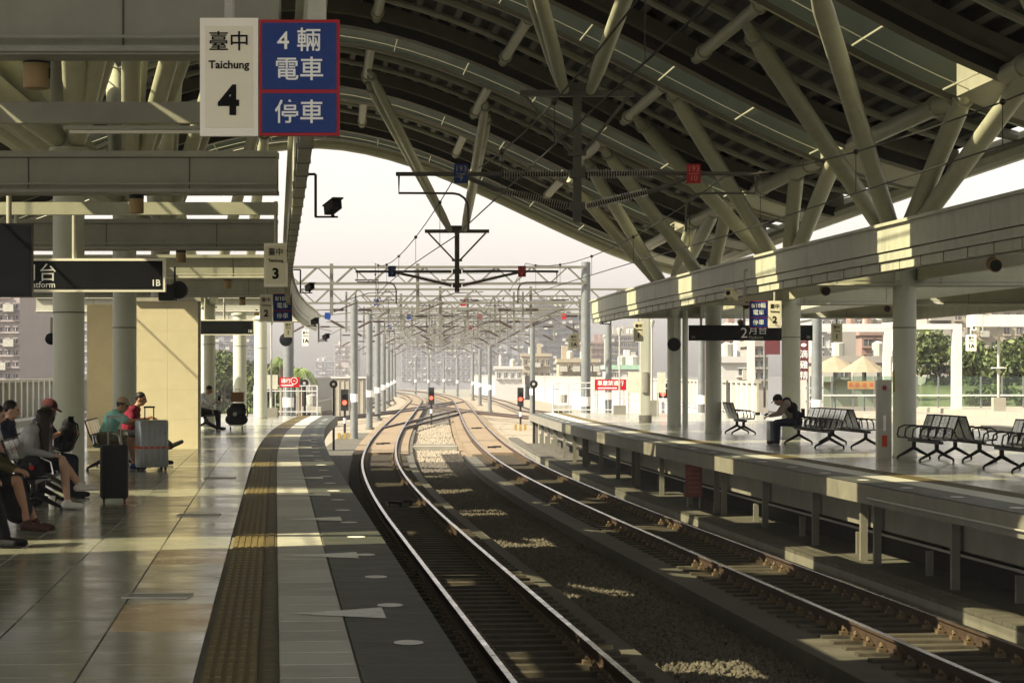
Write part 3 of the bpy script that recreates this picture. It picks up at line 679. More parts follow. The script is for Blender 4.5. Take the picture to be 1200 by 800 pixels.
# surveillance cameras
def cctv(px, py, D, label, side=1, tan=False):
    p = at(px, py, D); t = thing('surveillance_camera', label, 'camera', p); R = Matrix.Rotation(math.radians(25 * side), 3, 'Z') @ Matrix.Rotation(math.radians(-12), 3, 'X'); m = 'sign_cream' if tan else 'black'
    b = MB(); b.box((0, 0, 0), (.15, .40, .14), R=R); b.build('housing', m, t)
    b = MB(); b.box((0, 0, .085), (.18, .48, .02), R=R); b.build('sunshade', m, t)
    b = MB(); b.bar((0, 0, -.07), (0, 0, -.14), .05, .05); b.bar((.08 * side, 0, -.15), (-.28 * side, 0, -.15), .03, .03); b.bar((-.27 * side, 0, -.15), (-.27 * side, 0, .52), .04, .04); b.bar((-.27 * side, 0, .52), (-.50 * side, 0, .52), .04, .04); b.build('bracket', 'black' if not tan else 'cabinet', t)
    b = MB(); b.cyl(R @ Vector((0, -.205, 0)), R @ Vector((0, -.2, 0)), .05, None, 12); b.build('lens', 'screen', t)
cctv(390, 243, 38, 'large surveillance camera on a bracket beside the near canopy edge'); cctv(363, 337, 70, 'surveillance camera below the sign 3 on the near canopy edge'); cctv(369, 377, 84, 'small surveillance camera on the near canopy end'); cctv(382, 395, 92, 'tiny surveillance camera hanging past the near canopy end')
cctv(857, 346, 50, 'cream surveillance camera on the far canopy fascia', -1, True); cctv(706, 374, 78, 'dark surveillance camera near the end of the far canopy', -1)
cctv(1143, 386, 88, 'white surveillance camera beside the sign 1A under the white canopy', -1, True)

# ------------------------------------------------------------------ signs
def panel(parent, x, z, w, h, m, y=0, d=.05, name='panel'):
    b = MB(); b.box((x, y, z), (w, d, h)); return b.build(name, m, parent)
def car_sign(D, x0, x1, y0, y1, num, label, blue=None, lines=None, pole_top=None, blue_left=False):
    p = at((x0 + x1) / 2, (y0 + y1) / 2, D); w = (x1 - x0) / F * D; h = (y1 - y0) / F * D
    t = thing('stop_position_sign', label, 'sign', p)
    panel(t, 0, 0, w, h, 'sign_white', name='frame'); panel(t, 0, 0, w * .82, h * .86, 'sign_cream', y=-.024, d=.01, name='face')
    text('臺中', h * .175, 'ink', t, (0, -.032, h * .29), sx=1.0, bold=.004 * h); text('Taichung', h * .095, 'ink', t, (0, -.032, h * .10), bold=.002 * h); text(num, h * .34, 'ink', t, (0, -.032, -h * .21), bold=.012 * h)
    if blue:
        bx0, bx1, by0, by1 = blue; q = at((bx0 + bx1) / 2, (by0 + by1) / 2, D) - p; bw = (bx1 - bx0) / F * D; bh = (by1 - by0) / F * D
        panel(t, q.x, q.z, bw, bh, 'sign_red', name='blue_frame')
        panel(t, q.x, q.z + bh * .185, bw * .93, bh * .575, 'sign_blue', y=-.024, d=.012, name='blue_face'); panel(t, q.x, q.z - bh * .305, bw * .93, bh * .34, 'sign_blue', y=-.024, d=.012, name='blue_face')
        for k, (s, zz) in enumerate(lines):
            text(s, bh * .215, 'ink_white', t, (q.x, -.034, q.z + bh * zz), bold=.006 * bh, sx=.9 if len(s) > 4 else 1.0)
    if pole_top is not None:
        b = MB(); b.cyl((0, .0, h / 2), (0, 0, hgt(pole_top, D) - p.z), .028, None, 10); b.build('hanger', 'pipe_grey', t)
    return t
car_sign(13.0, 235, 303, 22, 160, '4', 'large cream sign reading Taichung 4 with a blue and red stop panel', (304.5, 398, 24, 159.5), [('4 輛', .31), ('電車', .06), ('停車', -.31)], -40)
car_sign(36.0, 309.5, 337, 285, 336, '3', 'hanging cream sign reading Taichung 3', None, None, 236)
car_sign(58.5, 304.5, 319.5, 345, 376.5, '2', 'small cream sign reading Taichung 2 with blue stop panel, near platform', (320, 342.5, 344, 376.5), [('8/10輛', .31), ('電車', .06), ('停車', -.31)], 330)
car_sign(80.0, 333, 342.5, 377, 395, '1', 'small cream sign reading 1 above the black mirror', None, None, 365)
car_sign(96.0, 354, 361.5, 386, 405, '1A', 'cream sign reading 1A at the end of the near platform', None, None, 376)
car_sign(60.0, 900, 915.5, 352.5, 384, '2', 'cream sign reading Taichung 2 with blue stop panel, far platform', (878, 899.5, 352.5, 384), [('8/10輛', .31), ('電車', .06), ('停車', -.31)], 330)
car_sign(76.0, 974, 987, 379, 401, '1', 'cream sign reading 1 hanging on the far platform', None, None, 357)
car_sign(78.0, 742.5, 754, 377, 400, '1', 'cream sign reading 1 near the end of the far platform', None, None, 368)
car_sign(80.5, 666, 678.5, 391, 409, '1A', 'dull cream sign reading 1A at the end of the far canopy', None, None, 379)
car_sign(88.0, 1132, 1144, 392, 411, '1A', 'white sign reading 1A hanging before the trees', None, None, 383)
def dark_board(D, x0, x1, y0, y1, label, items, frame=True):
    p = at((x0 + x1) / 2, (y0 + y1) / 2, D); w = (x1 - x0) / F * D; h = (y1 - y0) / F * D; t = thing('platform_sign', label, 'sign', p)
    panel(t, 0, 0, w, h, 'sign_white' if frame else 'sign_dark', d=.12, name='frame'); panel(t, 0, 0, w - .07, h - .07, 'sign_dark', y=-.055, d=.02, name='face')
    for s, px, py, sz, m, al in items:
        q = at(px, py, D) - p; text(s, sz / F * D, m, t, (q.x, -.068, q.z), align=al, bold=.002)
    for px in (x0 + .45 * (x1 - x0), x0 + .1 * (x1 - x0)):
        q = at(px, y0, D) - p; b = MB(); b.cyl((q.x, 0, h / 2), (q.x, 0, h / 2 + .65), .035, None, 10); b.build('hanger', 'pipe_grey', t)
    return t
dark_board(34.0, 0, 194, 303, 342, 'long dark hanging sign reading Platform 1B over the near platform', [('月台', 68, 321, 22, 'ink_white', 'RIGHT'), ('Platform', 66, 334, 10, 'ink_white', 'RIGHT'), ('1B', 189, 332, 10.5, 'ink_white', 'RIGHT')])
dark_board(73.0, 234, 298, 374.5, 392.5, 'dark hanging sign reading 1B above the man in the white shirt', [('1B', 296, 388, 5, 'ink_white', 'RIGHT')])
dark_board(66.0, 807, 952, 381, 399, 'dark hanging sign reading 2 Platform over the far platform', [('2', 876, 390.5, 17, 'ink_white', 'RIGHT'), ('月台', 877, 387.5, 11, 'ink_white', 'LEFT'), ('Platform', 877, 395.5, 5, 'ink_dim', 'LEFT'), ('2A', 810, 395, 4, 'ink_dim', 'LEFT'), ('2B', 949, 395, 4, 'ink_dim', 'RIGHT')], False)
p = at(15, 305, 32); t = thing('departure_screen', 'black departure screen hanging at the left edge', 'screen', p)
w = 45 / F * 32 + .08; h = 86 / F * 32; panel(t, -.03, 0, w, h, 'black_frame', d=.12, name='case'); panel(t, -.03, 0, w - .05, h - .05, 'screen', y=-.06, d=.01, name='display')
b = MB(); b.cyl((-.05, 0, h / 2), (-.05, 0, h / 2 + .4), .035, None, 10); b.build('hanger', 'pipe_grey', t)

def red_board(D, x0, x1, y0, y1, txt, label, yb):
    p = at((x0 + x1) / 2, (y0 + y1) / 2, D); w = (x1 - x0) / F * D; h = (y1 - y0) / F * D; t = thing('warning_board', label, 'sign', p)
    panel(t, 0, 0, w, h, 'sign_red', d=.03, name='board'); text(txt, h * .5, 'ink_white', t, (0, -.02, h * .12), bold=.004); panel(t, -w * .1, -h * .3, w * .6, h * .1, 'ink_white', y=-.016, d=.004, name='small_print')
    for s in (-.42, .42): b = MB(); b.box((s * w, .03, (hgt(yb, D) - p.z) / 2), (.05, .05, abs(hgt(yb, D) - p.z) + h * .9)); b.build('post', 'galv_pale', t)
red_board(93.5, 327, 351, 442, 453.5, '通行⊖', 'small red warning board on the railing at the near platform end', 478)
red_board(100, 697, 734, 444.5, 457, '車嚴禁通行', 'red warning board on the railing at the far platform end', 488)

# dark round mirrors
def mirror(px, py, r, D, label, top):
    p = at(px, py, D); t = thing('round_mirror', label, 'mirror', p); R = r / F * D
    b = MB(); b.rings([((0, .05, 0), R * .6), ((0, .02, 0), R), ((0, -.02, 0), R), ((0, -.035, 0), R * .93)], 24); b.build('hood', 'black', t, True)
    b = MB(); b.rings([((0, -.036, 0), R * .88), ((0, -.06, 0), R * .5), ((0, -.066, 0), R * .05)], 24); b.build('dish', 'screen', t, True)
    b = MB(); b.cyl((0, .03, R * .9), (0, .03, hgt(top, D) - p.z), .025, None, 8); b.build('hanger', 'pipe_grey', t)
mirror(335, 398, 7.7, 90, 'round black mirror below the sign 1 on the near platform', 385); mirror(790, 403.5, 8, 74, 'round black mirror on the far platform', 372); mirror(60, 397, 7, 37.5, 'round black mirror half hidden behind the wide column', 372)

# ------------------------------------------------------------------ lift wall and rail furniture on the near platform
t = thing('lift_shaft', 'beige panelled lift shaft in a stripe of sunlight', 'lift shaft', (0, 53, 0))
x0, x1 = (100 - 600) / F * 53, (232 - 600) / F * 53; HW = hgt(353, 53)
xm = (160 - 600) / F * 53; xl0, xl1 = (102 - 600) / F * 55.4, xm + .1
b = MB(); b.box(((xl0 + xl1) / 2, 2.6, HW / 2), (xl1 - xl0, .4, HW)); b.build('side_wall', 'wall_beige', t)
x0 = xm; b = MB(); b.box(((x0 + x1) / 2, .25, HW / 2), (x1 - x0 - .04, .4, HW)); b.build('core', 'wall_beige', t)
b = MB(); b.box((x0 + .05, 1.4, HW / 2), (.1, 2.0, HW)); b.build('return_wall', 'wall_beige', t)
cols = 2; rows_ = 5; pw = (x1 - x0) / cols; ph = HW / rows_
pb = MB(); pb.box((0, 0, 0), (pw - .003, .04, ph - .003)); pm_ = pb.mesh('wall_panel', 'wall_beige')
for i in range(cols):
    for j in range(rows_): link('wall_panel', pm_, t, (x0 + pw * (i + .5), .03, ph * (j + .5)))
b = MB(); b.box(((x0 + x1) / 2, .24, HW + .04), (x1 - x0 + .14, .6, .08)); b.build('coping', 'cabinet', t)
b = MB(); b.box((x1 + .02, .1, HW / 2), (.05, .1, HW)); b.build('corner_trim', 'cabinet', t)
p = at(204, 340, 46); t = thing('ceiling_projector', 'black boxy speaker unit under the beam above the lift shaft', 'loudspeaker', p)
b = MB(); b.box((-.12, 0, -.05), (.3, .4, .3)); b.build('body', 'black', t); b = MB(); b.rings([((.1, -.1, 0), .17), ((.1, .25, 0), .14)], 16); b.build('drum', 'black', t, True); b = MB(); b.cyl((0, .1, .1), (0, .1, .45), .02, None, 6); b.build('bracket', 'black', t)

# platform end railings
def railing(pts, label, h=1.1, n=7):
    t = thing('railing', label, 'railing', pts[0])
    P = [Vector(p) - Vector(pts[0]) for p in pts]
    for zz in (h, h * .82, .12): b = MB(); b.tube([p + Vector((0, 0, zz)) for p in P], .025, 6); b.build('rail_tube', 'white_steel', t)
    for i in range(len(P) - 1):
        for k in range(n + 1):
            if k == n and i < len(P) - 2: continue
            q = P[i].lerp(P[i + 1], k / n); b = MB(); b.cyl(q + Vector((0, 0, 0)), q + Vector((0, 0, h)), .03 if k in (0, n) else .014, None, 6); b.build('baluster', 'white_steel', t)
railing([at(298, 484, 96) * Vector((1, 1, 0)), at(372, 484, 96) * Vector((1, 1, 0))], 'white railing across the end of the near platform', 1.15, 12)
railing([at(648, 480, 101) * Vector((1, 1, 0)), at(790, 480, 101) * Vector((1, 1, 0))], 'white railing across the end of the far platform', 1.25, 22)
def plain_post(px, D, y0, y1, label, r=.04, base=.35):
    p = at(px, y1, D); p.z = 0; t = thing('lamp_post', label, 'post', p); h = hgt(y0, D)
    b = MB(); b.rings([((0, 0, base), r), ((0, 0, h), r * .8)], 10); b.build('pole', 'galv_pale', t, True)
    b = MB(); b.box((0, 0, base / 2), (.5, .5, base)); b.build('concrete_base', 'concrete', t)
    b = MB(); b.rings([((0, 0, h), .05), ((0, 0, h + .25), .12), ((0, 0, h + .3), .1)], 10); b.build('lamp_head', 'galv_pale', t, True)
plain_post(318, 91, 380, 488, 'grey lamp post with a concrete foot beside the last near column'); plain_post(764, 94, 384, 492, 'lamp post with concrete foot near the end of the far platform', .05, .6); plain_post(726, 98, 393, 490, 'thin pale lamp post behind the red board on the far platform')
for px, D, y0, y1, w, nm in ((318, 92, 439, 456, 15, 'plain grey notice panel beside the last near column'), (744, 92, 436, 460, 16, 'plain grey notice panel left of the square pillar on the far platform'), (775, 93, 436, 460, 10, 'plain grey notice panel right of the square pillar')):
    p = at(px, (y0 + y1) / 2, D); t = thing('notice_panel', nm, 'sign', (p.x, p.y, 0)); b = MB(); b.box((0, 0, p.z), (w / F * D, .05, (y1 - y0) / F * D)); b.build('board', 'fascia', t); b = MB(); b.box((-w / F * D * .45, .04, p.z / 2), (.05, .05, p.z)); b.build('post', 'galv_pale', t)
t = thing('square_pillar', 'square cream pillar near the end of the far platform', 'column', (at(756, 495, 82).x, 82, 0)); b = MB(); b.box((0, 0, 1.9), (.34, .34, 3.8)); b.build('shaft', 'column_paint', t); b = MB(); b.box((0, 0, .12), (.42, .42, .24)); b.build('plinth', 'concrete', t); b = MB(); b.box((-.02, -.19, 1.35), (.2, .05, .7)); b.build('switch_box', 'cabinet', t)

# ------------------------------------------------------------------ seating
def bench_make(n, label, loc, rz, metal='seat_metal'):
    t = thing('bench_seating', label, 'bench', loc, rz); L = n * .56
    b = MB(); b.bar((0, -L / 2, .36), (0, L / 2, .36), .09, .05); b.build('beam', 'black_frame', t)
    prof = [(.24, .425), (.22, .44), (.0, .415), (-.17, .425), (-.20, .46), (-.27, .66), (-.33, .84), (-.345, .845)]
    for i in range(n):
        y = -L / 2 + .28 + i * .56
        for k in range(4 if metal == 'chrome' else 2):
            yk = (y - .19 + .127 * k) if metal == 'chrome' else (y - .12 + .24 * k); b = MB(); w = .052 if metal == 'chrome' else .105; vs = []; fs = []
            for (x, z) in prof: vs += [(x, yk - w, z), (x, yk + w, z), (x - .012, yk + w, z - .012), (x - .012, yk - w, z - .012)]
            for q in range(len(prof) - 1):
                o = 4 * q
                for j in range(4): fs.append((o + j, o + (j + 1) % 4, o + 4 + (j + 1) % 4, o + 4 + j))
            fs.append((0, 1, 2, 3)); o = 4 * (len(prof) - 1); fs.append((o + 3, o + 2, o + 1, o)); b.add(vs, fs); b.build('seat_slat', metal, t)
        b = MB()
        for s in (-.27, .27): b.tube([(.24, y + s, .42), (.0, y + s, .405), (-.18, y + s, .415), (-.28, y + s, .66), (-.345, y + s, .85)], .014, 6)
        b.tube([(-.345, y - .27, .85), (-.345, y + .27, .85)], .016, 6); b.tube([(.24, y - .27, .42), (.24, y + .27, .42)], .016, 6); b.build('seat_frame', 'black_frame', t)
    for i in range(n + 1):
        y = -L / 2 + i * .56; b = MB(); b.tube([(-.20, y, .46), (-.22, y, .62), (-.10, y, .645), (.12, y, .645), (.22, y, .60), (.25, y, .46), (.20, y, .42)], .016, 6); b.build('armrest', 'black_frame' if metal == 'seat_metal' else 'chrome', t)
    for y in (-L / 2 + .3, L / 2 - .3):
        b = MB(); b.bar((0, y, .34), (0, y, .20), .06, .07)
        for s in (-1, 1): b.rings([((0, y, .22), .035), ((s * .18, y, .12), .03), ((s * .32, y, .05), .02)], 8); b.cyl((s * .32, y, 0), (s * .32, y, .05), .022, None, 8)
        b.build('leg', 'black_frame', t)
    return t
def at_floor(px, D): return Vector(((px - 600) / F * D, D, 0))
PI = math.pi
bench_make(4, 'left-facing bench just right of the wide far column', (7.86, 46.0, 0), PI + ang(46))
bench_make(4, 'right-facing bench back to back behind the far column', (8.66, 46.0, 0), ang(46))
bench_make(4, 'left-facing bench cut by the right edge of the picture', (8.55, 41.0, 0), PI + ang(41))
bench_make(4, 'right-facing bench at the right picture edge', (9.35, 41.0, 0), ang(41))
bench_make(7, 'long left-facing bench where the man with the backpack sits', (6.86, 55.0, 0), PI + ang(55))
bench_make(7, 'long right-facing bench backing the seated man', (7.66, 55.0, 0), ang(55))
bench_make(3, 'short slatted bench on its own left of the seated man', (6.25, 66.2, 0), ang(66))
bench_make(3, 'slatted bench where the girl in grey sits', (-5.80, 29.6, 0), ang(30), 'chrome')
bench_make(3, 'slatted bench where the man in the maroon cap sits', (-6.25, 32.6, 0), ang(32), 'chrome')
bench_make(5, 'slatted bench behind the boy in turquoise', (-7.0, 42.2, 0), ang(42), 'chrome')
bench_make(3, 'slatted bench under the man in the white shirt', (-8.95, 70.8, 0), ang(70), 'chrome')
bench_make(3, 'slatted bench at the lower left edge, mostly out of the picture', (-5.62, 24.2, 0), ang(24), 'chrome')

# ------------------------------------------------------------------ people
PENDING = []
def remeshed(b, name, m, parent, vox):
    o = b.build(name, m, parent); md = o.modifiers.new('remesh', 'REMESH'); md.mode = 'VOXEL'; md.voxel_size = vox; md.use_smooth_shade = True
    sm = o.modifiers.new('smooth', 'SMOOTH'); sm.iterations = 3; sm.factor = .5; PENDING.append(o); return o
def V(*a): return Vector(a)
def hand(b, wr, d, up, curl=.5, k=1.0):
    """wrist, pointing direction, back-of-hand direction"""
    d = d.normalized(); side = d.cross(up).normalized(); up = side.cross(d).normalized(); c = wr + d * .05 * k
    for s in (-.028, -.009, .01, .028): b.capsule(wr + side * s * .5, wr + side * s + d * .085 * k, .017, .014, 8)
    for s, l in ((-.030, .062), (-.010, .075), (.011, .07), (.031, .055)):
        a = wr + side * s + d * .088 * k; m_ = a + (d * math.cos(curl) - up * math.sin(curl)) * l * .5; e = m_ + (d * math.cos(curl * 2.2) - up * math.sin(curl * 2.2)) * l * .5
        b.capsule(a, m_, .0105, .0095, 7); b.capsule(m_, e, .0095, .008, 7)
    a = wr + d * .025 - side * .03; m_ = a + (d * .7 - side * .7) * .045; b.capsule(a, m_, .012, .011, 7); b.capsule(m_, m_ + (d * .95 - up * .3) * .035, .011, .009, 7)
def person(label, loc, rz, top, bottom, skin='skin_light', hair='hair', shoe='cloth_black', J=None, sleeve='long', legs='long', hairstyle='short', cap=None, sc=1.0, skirt=False, hide_top=False):
    D = dict(pel=V(0, 0, .54), che=V(.04, 0, .90), nek=V(.08, 0, 1.06), hed=V(.125, 0, 1.185), fwd=V(1, 0, -.15),
             shl=V(.05, .19, 1.0), shr=V(.05, -.19, 1.0), ell=V(.12, .25, .76), elr=V(.12, -.25, .76), hal=V(.36, .10, .66), har=V(.36, -.10, .66),
             knl=V(.45, .12, .50), knr=V(.45, -.12, .50), anl=V(.47, .12, .09), anr=V(.47, -.12, .09), tol=V(.64, .15, .035), tor=V(.64, -.15, .035), hdl=V(1, -.2, -.2), hdr=V(1, .2, -.2))
    if J: D.update(J)
    t = thing('person', label, 'person', loc, rz); t.scale = (sc, sc, sc); g = lambda k: D[k]
    fw = g('fwd').normalized(); lf = V(0, 0, 1).cross(fw).normalized(); up = fw.cross(lf).normalized(); hd = g('hed')
    b = MB()
    b.capsule(g('pel'), g('pel').lerp(g('che'), .5), .135, .12); b.capsule(g('pel').lerp(g('che'), .5), g('che'), .12, .135); b.capsule(g('shl'), g('shr'), .075); b.capsule(g('che'), g('nek'), .11, .055); b.capsule(g('nek'), hd - up * .05, .052, .05)
    R = Matrix((fw, lf, up)).transposed()
    b.ball(hd + up * .015 - fw * .005, .1, sc=(.98, .78, 1.08), R=R); b.ball(hd - up * .055 + fw * .018, .07, sc=(.95, .82, .95), R=R)
    b.capsule(hd + fw * .092 + up * .01, hd + fw * .112 - up * .028, .010, .015, 8); b.capsule(hd + fw * .082 + lf * .02 - up * .055, hd + fw * .082 - lf * .02 - up * .055, .012, None, 8)
    for s in (-1, 1): b.ball(hd + lf * s * .078 - fw * .008 - up * .008, .025, sc=(.9, .5, 1.2), R=R)
    for s, a in ((1, 'l'), (-1, 'r')):
        hip = g('pel') + V(.02, .09 * s, -.01); b.capsule(hip, g('kn' + a), .085, .058); b.capsule(g('kn' + a), g('kn' + a).lerp(g('an' + a), .35), .056, .056); b.capsule(g('kn' + a).lerp(g('an' + a), .35), g('an' + a), .056, .036)
        b.capsule(g('an' + a) + V(0, 0, -.02), g('to' + a), .036, .028); b.capsule(g('sh' + a), g('el' + a), .05, .041); b.capsule(g('el' + a), g('ha' + a), .041, .027); hand(b, g('ha' + a), g('hd' + a), V(0, 0, 1) if a == 'l' else V(0, 0, 1), .5)
    remeshed(b, 'body', skin, t, .011)
    if top:
        b = MB(); b.capsule(g('pel') + V(0, 0, -.02), g('pel').lerp(g('che'), .5), .155, .14); b.capsule(g('pel').lerp(g('che'), .5), g('che'), .14, .155); b.capsule(g('shl'), g('shr'), .092); b.capsule(g('che'), g('che').lerp(g('nek'), .75), .13, .075)
        for a in 'lr':
            if sleeve == 'none': continue
            if sleeve == 'short': b.capsule(g('sh' + a), g('sh' + a).lerp(g('el' + a), .75), .072, .068)
            else: b.capsule(g('sh' + a), g('el' + a), .07, .058); b.capsule(g('el' + a), g('el' + a).lerp(g('ha' + a), .93), .058, .04)
        remeshed(b, 'shirt', top, t, .014)
    if bottom:
        b = MB(); b.capsule(g('pel') + V(0, .05, 0), g('pel') + V(0, -.05, 0), .148)
        for s, a in ((1, 'l'), (-1, 'r')):
            hip = g('pel') + V(.02, .09 * s, -.01); k = g('kn' + a)
            if legs == 'long': b.capsule(hip, k, .105, .08); b.capsule(k, k.lerp(g('an' + a), .97), .078, .058)
            else: b.capsule(hip, hip.lerp(k, .72 if legs == 'short' else 1.0), .105, .09)
        if skirt: b.capsule(g('pel') + V(.15, 0, -.03), g('knl').lerp(g('knr'), .5) + V(-.05, 0, -.05), .15, .14); b.capsule(g('knl').lerp(g('knr'), .5) + V(-.05, 0, -.05), g('anl').lerp(g('anr'), .5) + V(-.14, 0, .14), .13, .16)
        remeshed(b, 'trousers' if not skirt else 'skirt', bottom, t, .014)
    for a in 'lr':
        b = MB(); an, to = g('an' + a), g('to' + a); d = (to - an); b.capsule(an + V(-.035, 0, -.035), to + V(0, 0, .005), .047, .038); b.capsule(an, an + V(0, 0, -.03), .048, .048); remeshed(b, 'shoe', shoe, t, .012)
    b = MB()
    if hairstyle == 'short': b.ball(hd + up * .035 - fw * .02, .102, sc=(1.0, .84, .98), R=R)
    else:
        b.ball(hd + up * .03 - fw * .012, .118, sc=(1.02, .95, 1.04), R=R)
        for s in (-.075, -.04, 0, .04, .075): b.capsule(hd + up * .03 + lf * s - fw * .06, hd + lf * s * 1.3 - V(0, 0, .40) + V(.03, 0, 0), .07, .045)
        for s in (-1, 1): b.capsule(hd + up * .03 + lf * s * .075 + fw * .03, hd + lf * s * .09 + fw * .05 - V(0, 0, .34), .045, .035)
    ho = remeshed(b, 'hair', hair, t, .012)
    for v in ():
        pass
    if cap:
        b = MB(); cc = hd + up * .055 - fw * .01; vs = []; n = 14; fs = []
        for i in range(6):
            p_ = math.pi / 2 * i / 5
            for j in range(n):
                w = 2 * PI * j / n; vs.append(cc + R @ V(.115 * math.cos(w) * math.cos(p_), .098 * math.sin(w) * math.cos(p_), .10 * math.sin(p_)))
        for i in range(5):
            for j in range(n): fs.append((i * n + j, i * n + (j + 1) % n, (i + 1) * n + (j + 1) % n, (i + 1) * n + j))
        b.add(vs, fs); co = b.build('cap', cap, t, True)
        b = MB(); vs = [];
        for zz in (0, -.008):
            for j in range(9):
                w = -PI / 2 + PI * j / 8; vs.append(cc + R @ V(.085 + .105 * math.cos(w), .085 * math.sin(w), zz - .022 * math.cos(w)))
        fs = [tuple(range(9)), tuple(range(17, 8, -1))] + [(j, j + 9, j + 10, j + 1) for j in range(8)] + [(8, 17, 9, 0)]; b.add(vs, fs); b.build('brim', cap, co)
    for s in (-1, 1): b = MB(); b.ball(hd + fw * .083 + lf * s * .032 + up * .012, .011, 8, 6); b.build('eye', 'ink', t)
    return t
A29 = ang(29)
girl = dict(che=V(.02, 0, .87), nek=V(.10, 0, 1.02), hed=V(.18, 0, 1.10), fwd=V(1, 0, -.75), shl=V(.05, .17, .97), shr=V(.05, -.17, .97), ell=V(.05, .23, .72), elr=V(.02, -.23, .72), hal=V(.30, .08, .66), har=V(.30, -.06, .66),
            knr=V(.42, -.06, .56), knl=V(.40, .08, .54), anr=V(.46, -.03, .10), tor=V(.64, -.05, .04), anl=V(.60, .03, .30), tol=V(.78, .03, .26))
person('girl in grey sweater with long dark hair bent over her lap', (-5.86, 29.4, 0), 0, 'cloth_grey', 'cloth_black', 'skin_light', 'hair_brown', 'shoe_white', girl, 'long', 'short', 'long')
person('man in maroon cap and dark clothes holding a black backpack', (-6.32, 32.2, 0), 0, 'cloth_navy', 'cloth_navy', 'skin_tan', 'hair', 'cloth_black', dict(hed=V(.15, 0, 1.17), fwd=V(1, -.1, -.35), nek=V(.09, 0, 1.05), hal=V(.42, .05, .92), har=V(.42, -.05, .90), ell=V(.2, .27, .8), elr=V(.2, -.27, .8)), 'short', 'long', 'short', 'cap_maroon')
person('black-haired boy in navy sitting between the girl and the picture edge', (-6.52, 30.9, 0), 0, 'cloth_navy', 'cloth_black', 'skin_light', 'hair', 'cloth_black', dict(fwd=V(1, .1, -.1)), 'long', 'long')
person('person in pale shirt cut off by the left picture edge', (-6.55, 30.1, 0), 0, 'cloth_white', 'cloth_black', 'skin_light', 'hair', 'cloth_black', dict(fwd=V(1, .0, -.3), hed=V(.14, 0, 1.14)), 'short', 'long')
person('person in black skirt at the lower left, only the legs showing', (-5.50, 25.0, 0), 0, 'cloth_olive', 'cloth_black', 'skin_tan', 'hair', 'shoe_red', dict(knl=V(.36, .1, .52), knr=V(.40, -.1, .55), anl=V(.55, .1, .12), anr=V(.50, -.08, .12), tol=V(.72, .12, .05), tor=V(.70, -.1, .05), hed=V(-.12, 0, 1.2), nek=V(-.1, 0, 1.06), che=V(-.08, 0, .9), shl=V(-.1, .18, 1), shr=V(-.1, -.18, 1)), 'long', 'short', 'long', skirt=True)
person('person in dark clothes and sandals in the lower left corner', (-5.36, 23.0, 0), 0, 'cloth_black', 'cloth_black', 'skin_tan', 'hair', 'cloth_black', dict(knl=V(.4, .1, .5), knr=V(.38, -.1, .5), anl=V(.52, .1, .09), anr=V(.46, -.1, .09), tol=V(.70, .1, .035), tor=V(.64, -.12, .035), hed=V(-.12, 0, 1.2), nek=V(-.1, 0, 1.06), che=V(-.08, 0, .9)), 'long', 'long')
boyJ = dict(che=V(.12, 0, .86), nek=V(.22, 0, 1.0), hed=V(.30, 0, 1.10), fwd=V(1, -.1, -.2), shl=V(.16, .18, .95), shr=V(.18, -.18, .95), elr=V(.42, -.22, .82), har=V(.66, -.12, .87), ell=V(.40, .2, .8), hal=V(.64, .08, .86), anr=V(.52, -.12, .09), tor=V(.70, -.14, .035), anl=V(.48, .14, .09))
person('boy in tan cap and turquoise shirt leaning on the silver suitcase', (-7.0, 41.6, 0), 0, 'cloth_teal', 'cloth_khaki', 'skin_tan', 'hair', 'shoe_blue', boyJ, 'short', 'short', 'short', 'cap_tan')
person('dark-haired person in red shirt with crossed legs behind the boy', (-6.95, 43.6, 0), 0, 'cloth_red', 'cloth_black', 'skin_tan', 'hair', 'cloth_black', dict(hed=V(.26, 0, 1.19), nek=V(.18, 0, 1.06), che=V(.10, 0, .9), shl=V(.14, .18, 1.0), shr=V(.14, -.18, 1.0), fwd=V(1, -.2, -.15), anr=V(.80, -.05, .36), tor=V(1.0, -.05, .42), knr=V(.48, -.05, .60), anl=V(.62, .1, .09), tol=V(.8, .1, .04), har=V(.42, -.12, .86), hal=V(.42, .12, .86)), 'short', 'long')
person('man in white shirt and black trousers looking at his phone', (-9.03, 70.5, 0), 0, 'cloth_white', 'cloth_black', 'skin_tan', 'hair', 'cloth_black', dict(hed=V(.20, 0, 1.17), nek=V(.14, 0, 1.05), che=V(.07, 0, .9), fwd=V(1, 0, -.5), har=V(.40, -.06, .88), hal=V(.40, .06, .82), elr=V(.22, -.22, .76), ell=V(.22, .22, .76)), 'long', 'long')
person('man in taupe shirt, black cap and jeans hunched on the far bench', (6.62, 56.3, 0), PI, 'cloth_taupe', 'cloth_navy', 'skin_tan', 'hair', 'cloth_black', dict(che=V(.18, 0, .86), nek=V(.32, 0, .98), hed=V(.42, 0, 1.02), fwd=V(1, 0, -.6), shl=V(.24, .2, .95), shr=V(.24, -.2, .95), ell=V(.40, .22, .72), elr=V(.40, -.22, .72), hal=V(.62, .08, .66), har=V(.62, -.08, .66)), 'long', 'long', 'short', 'cloth_black')
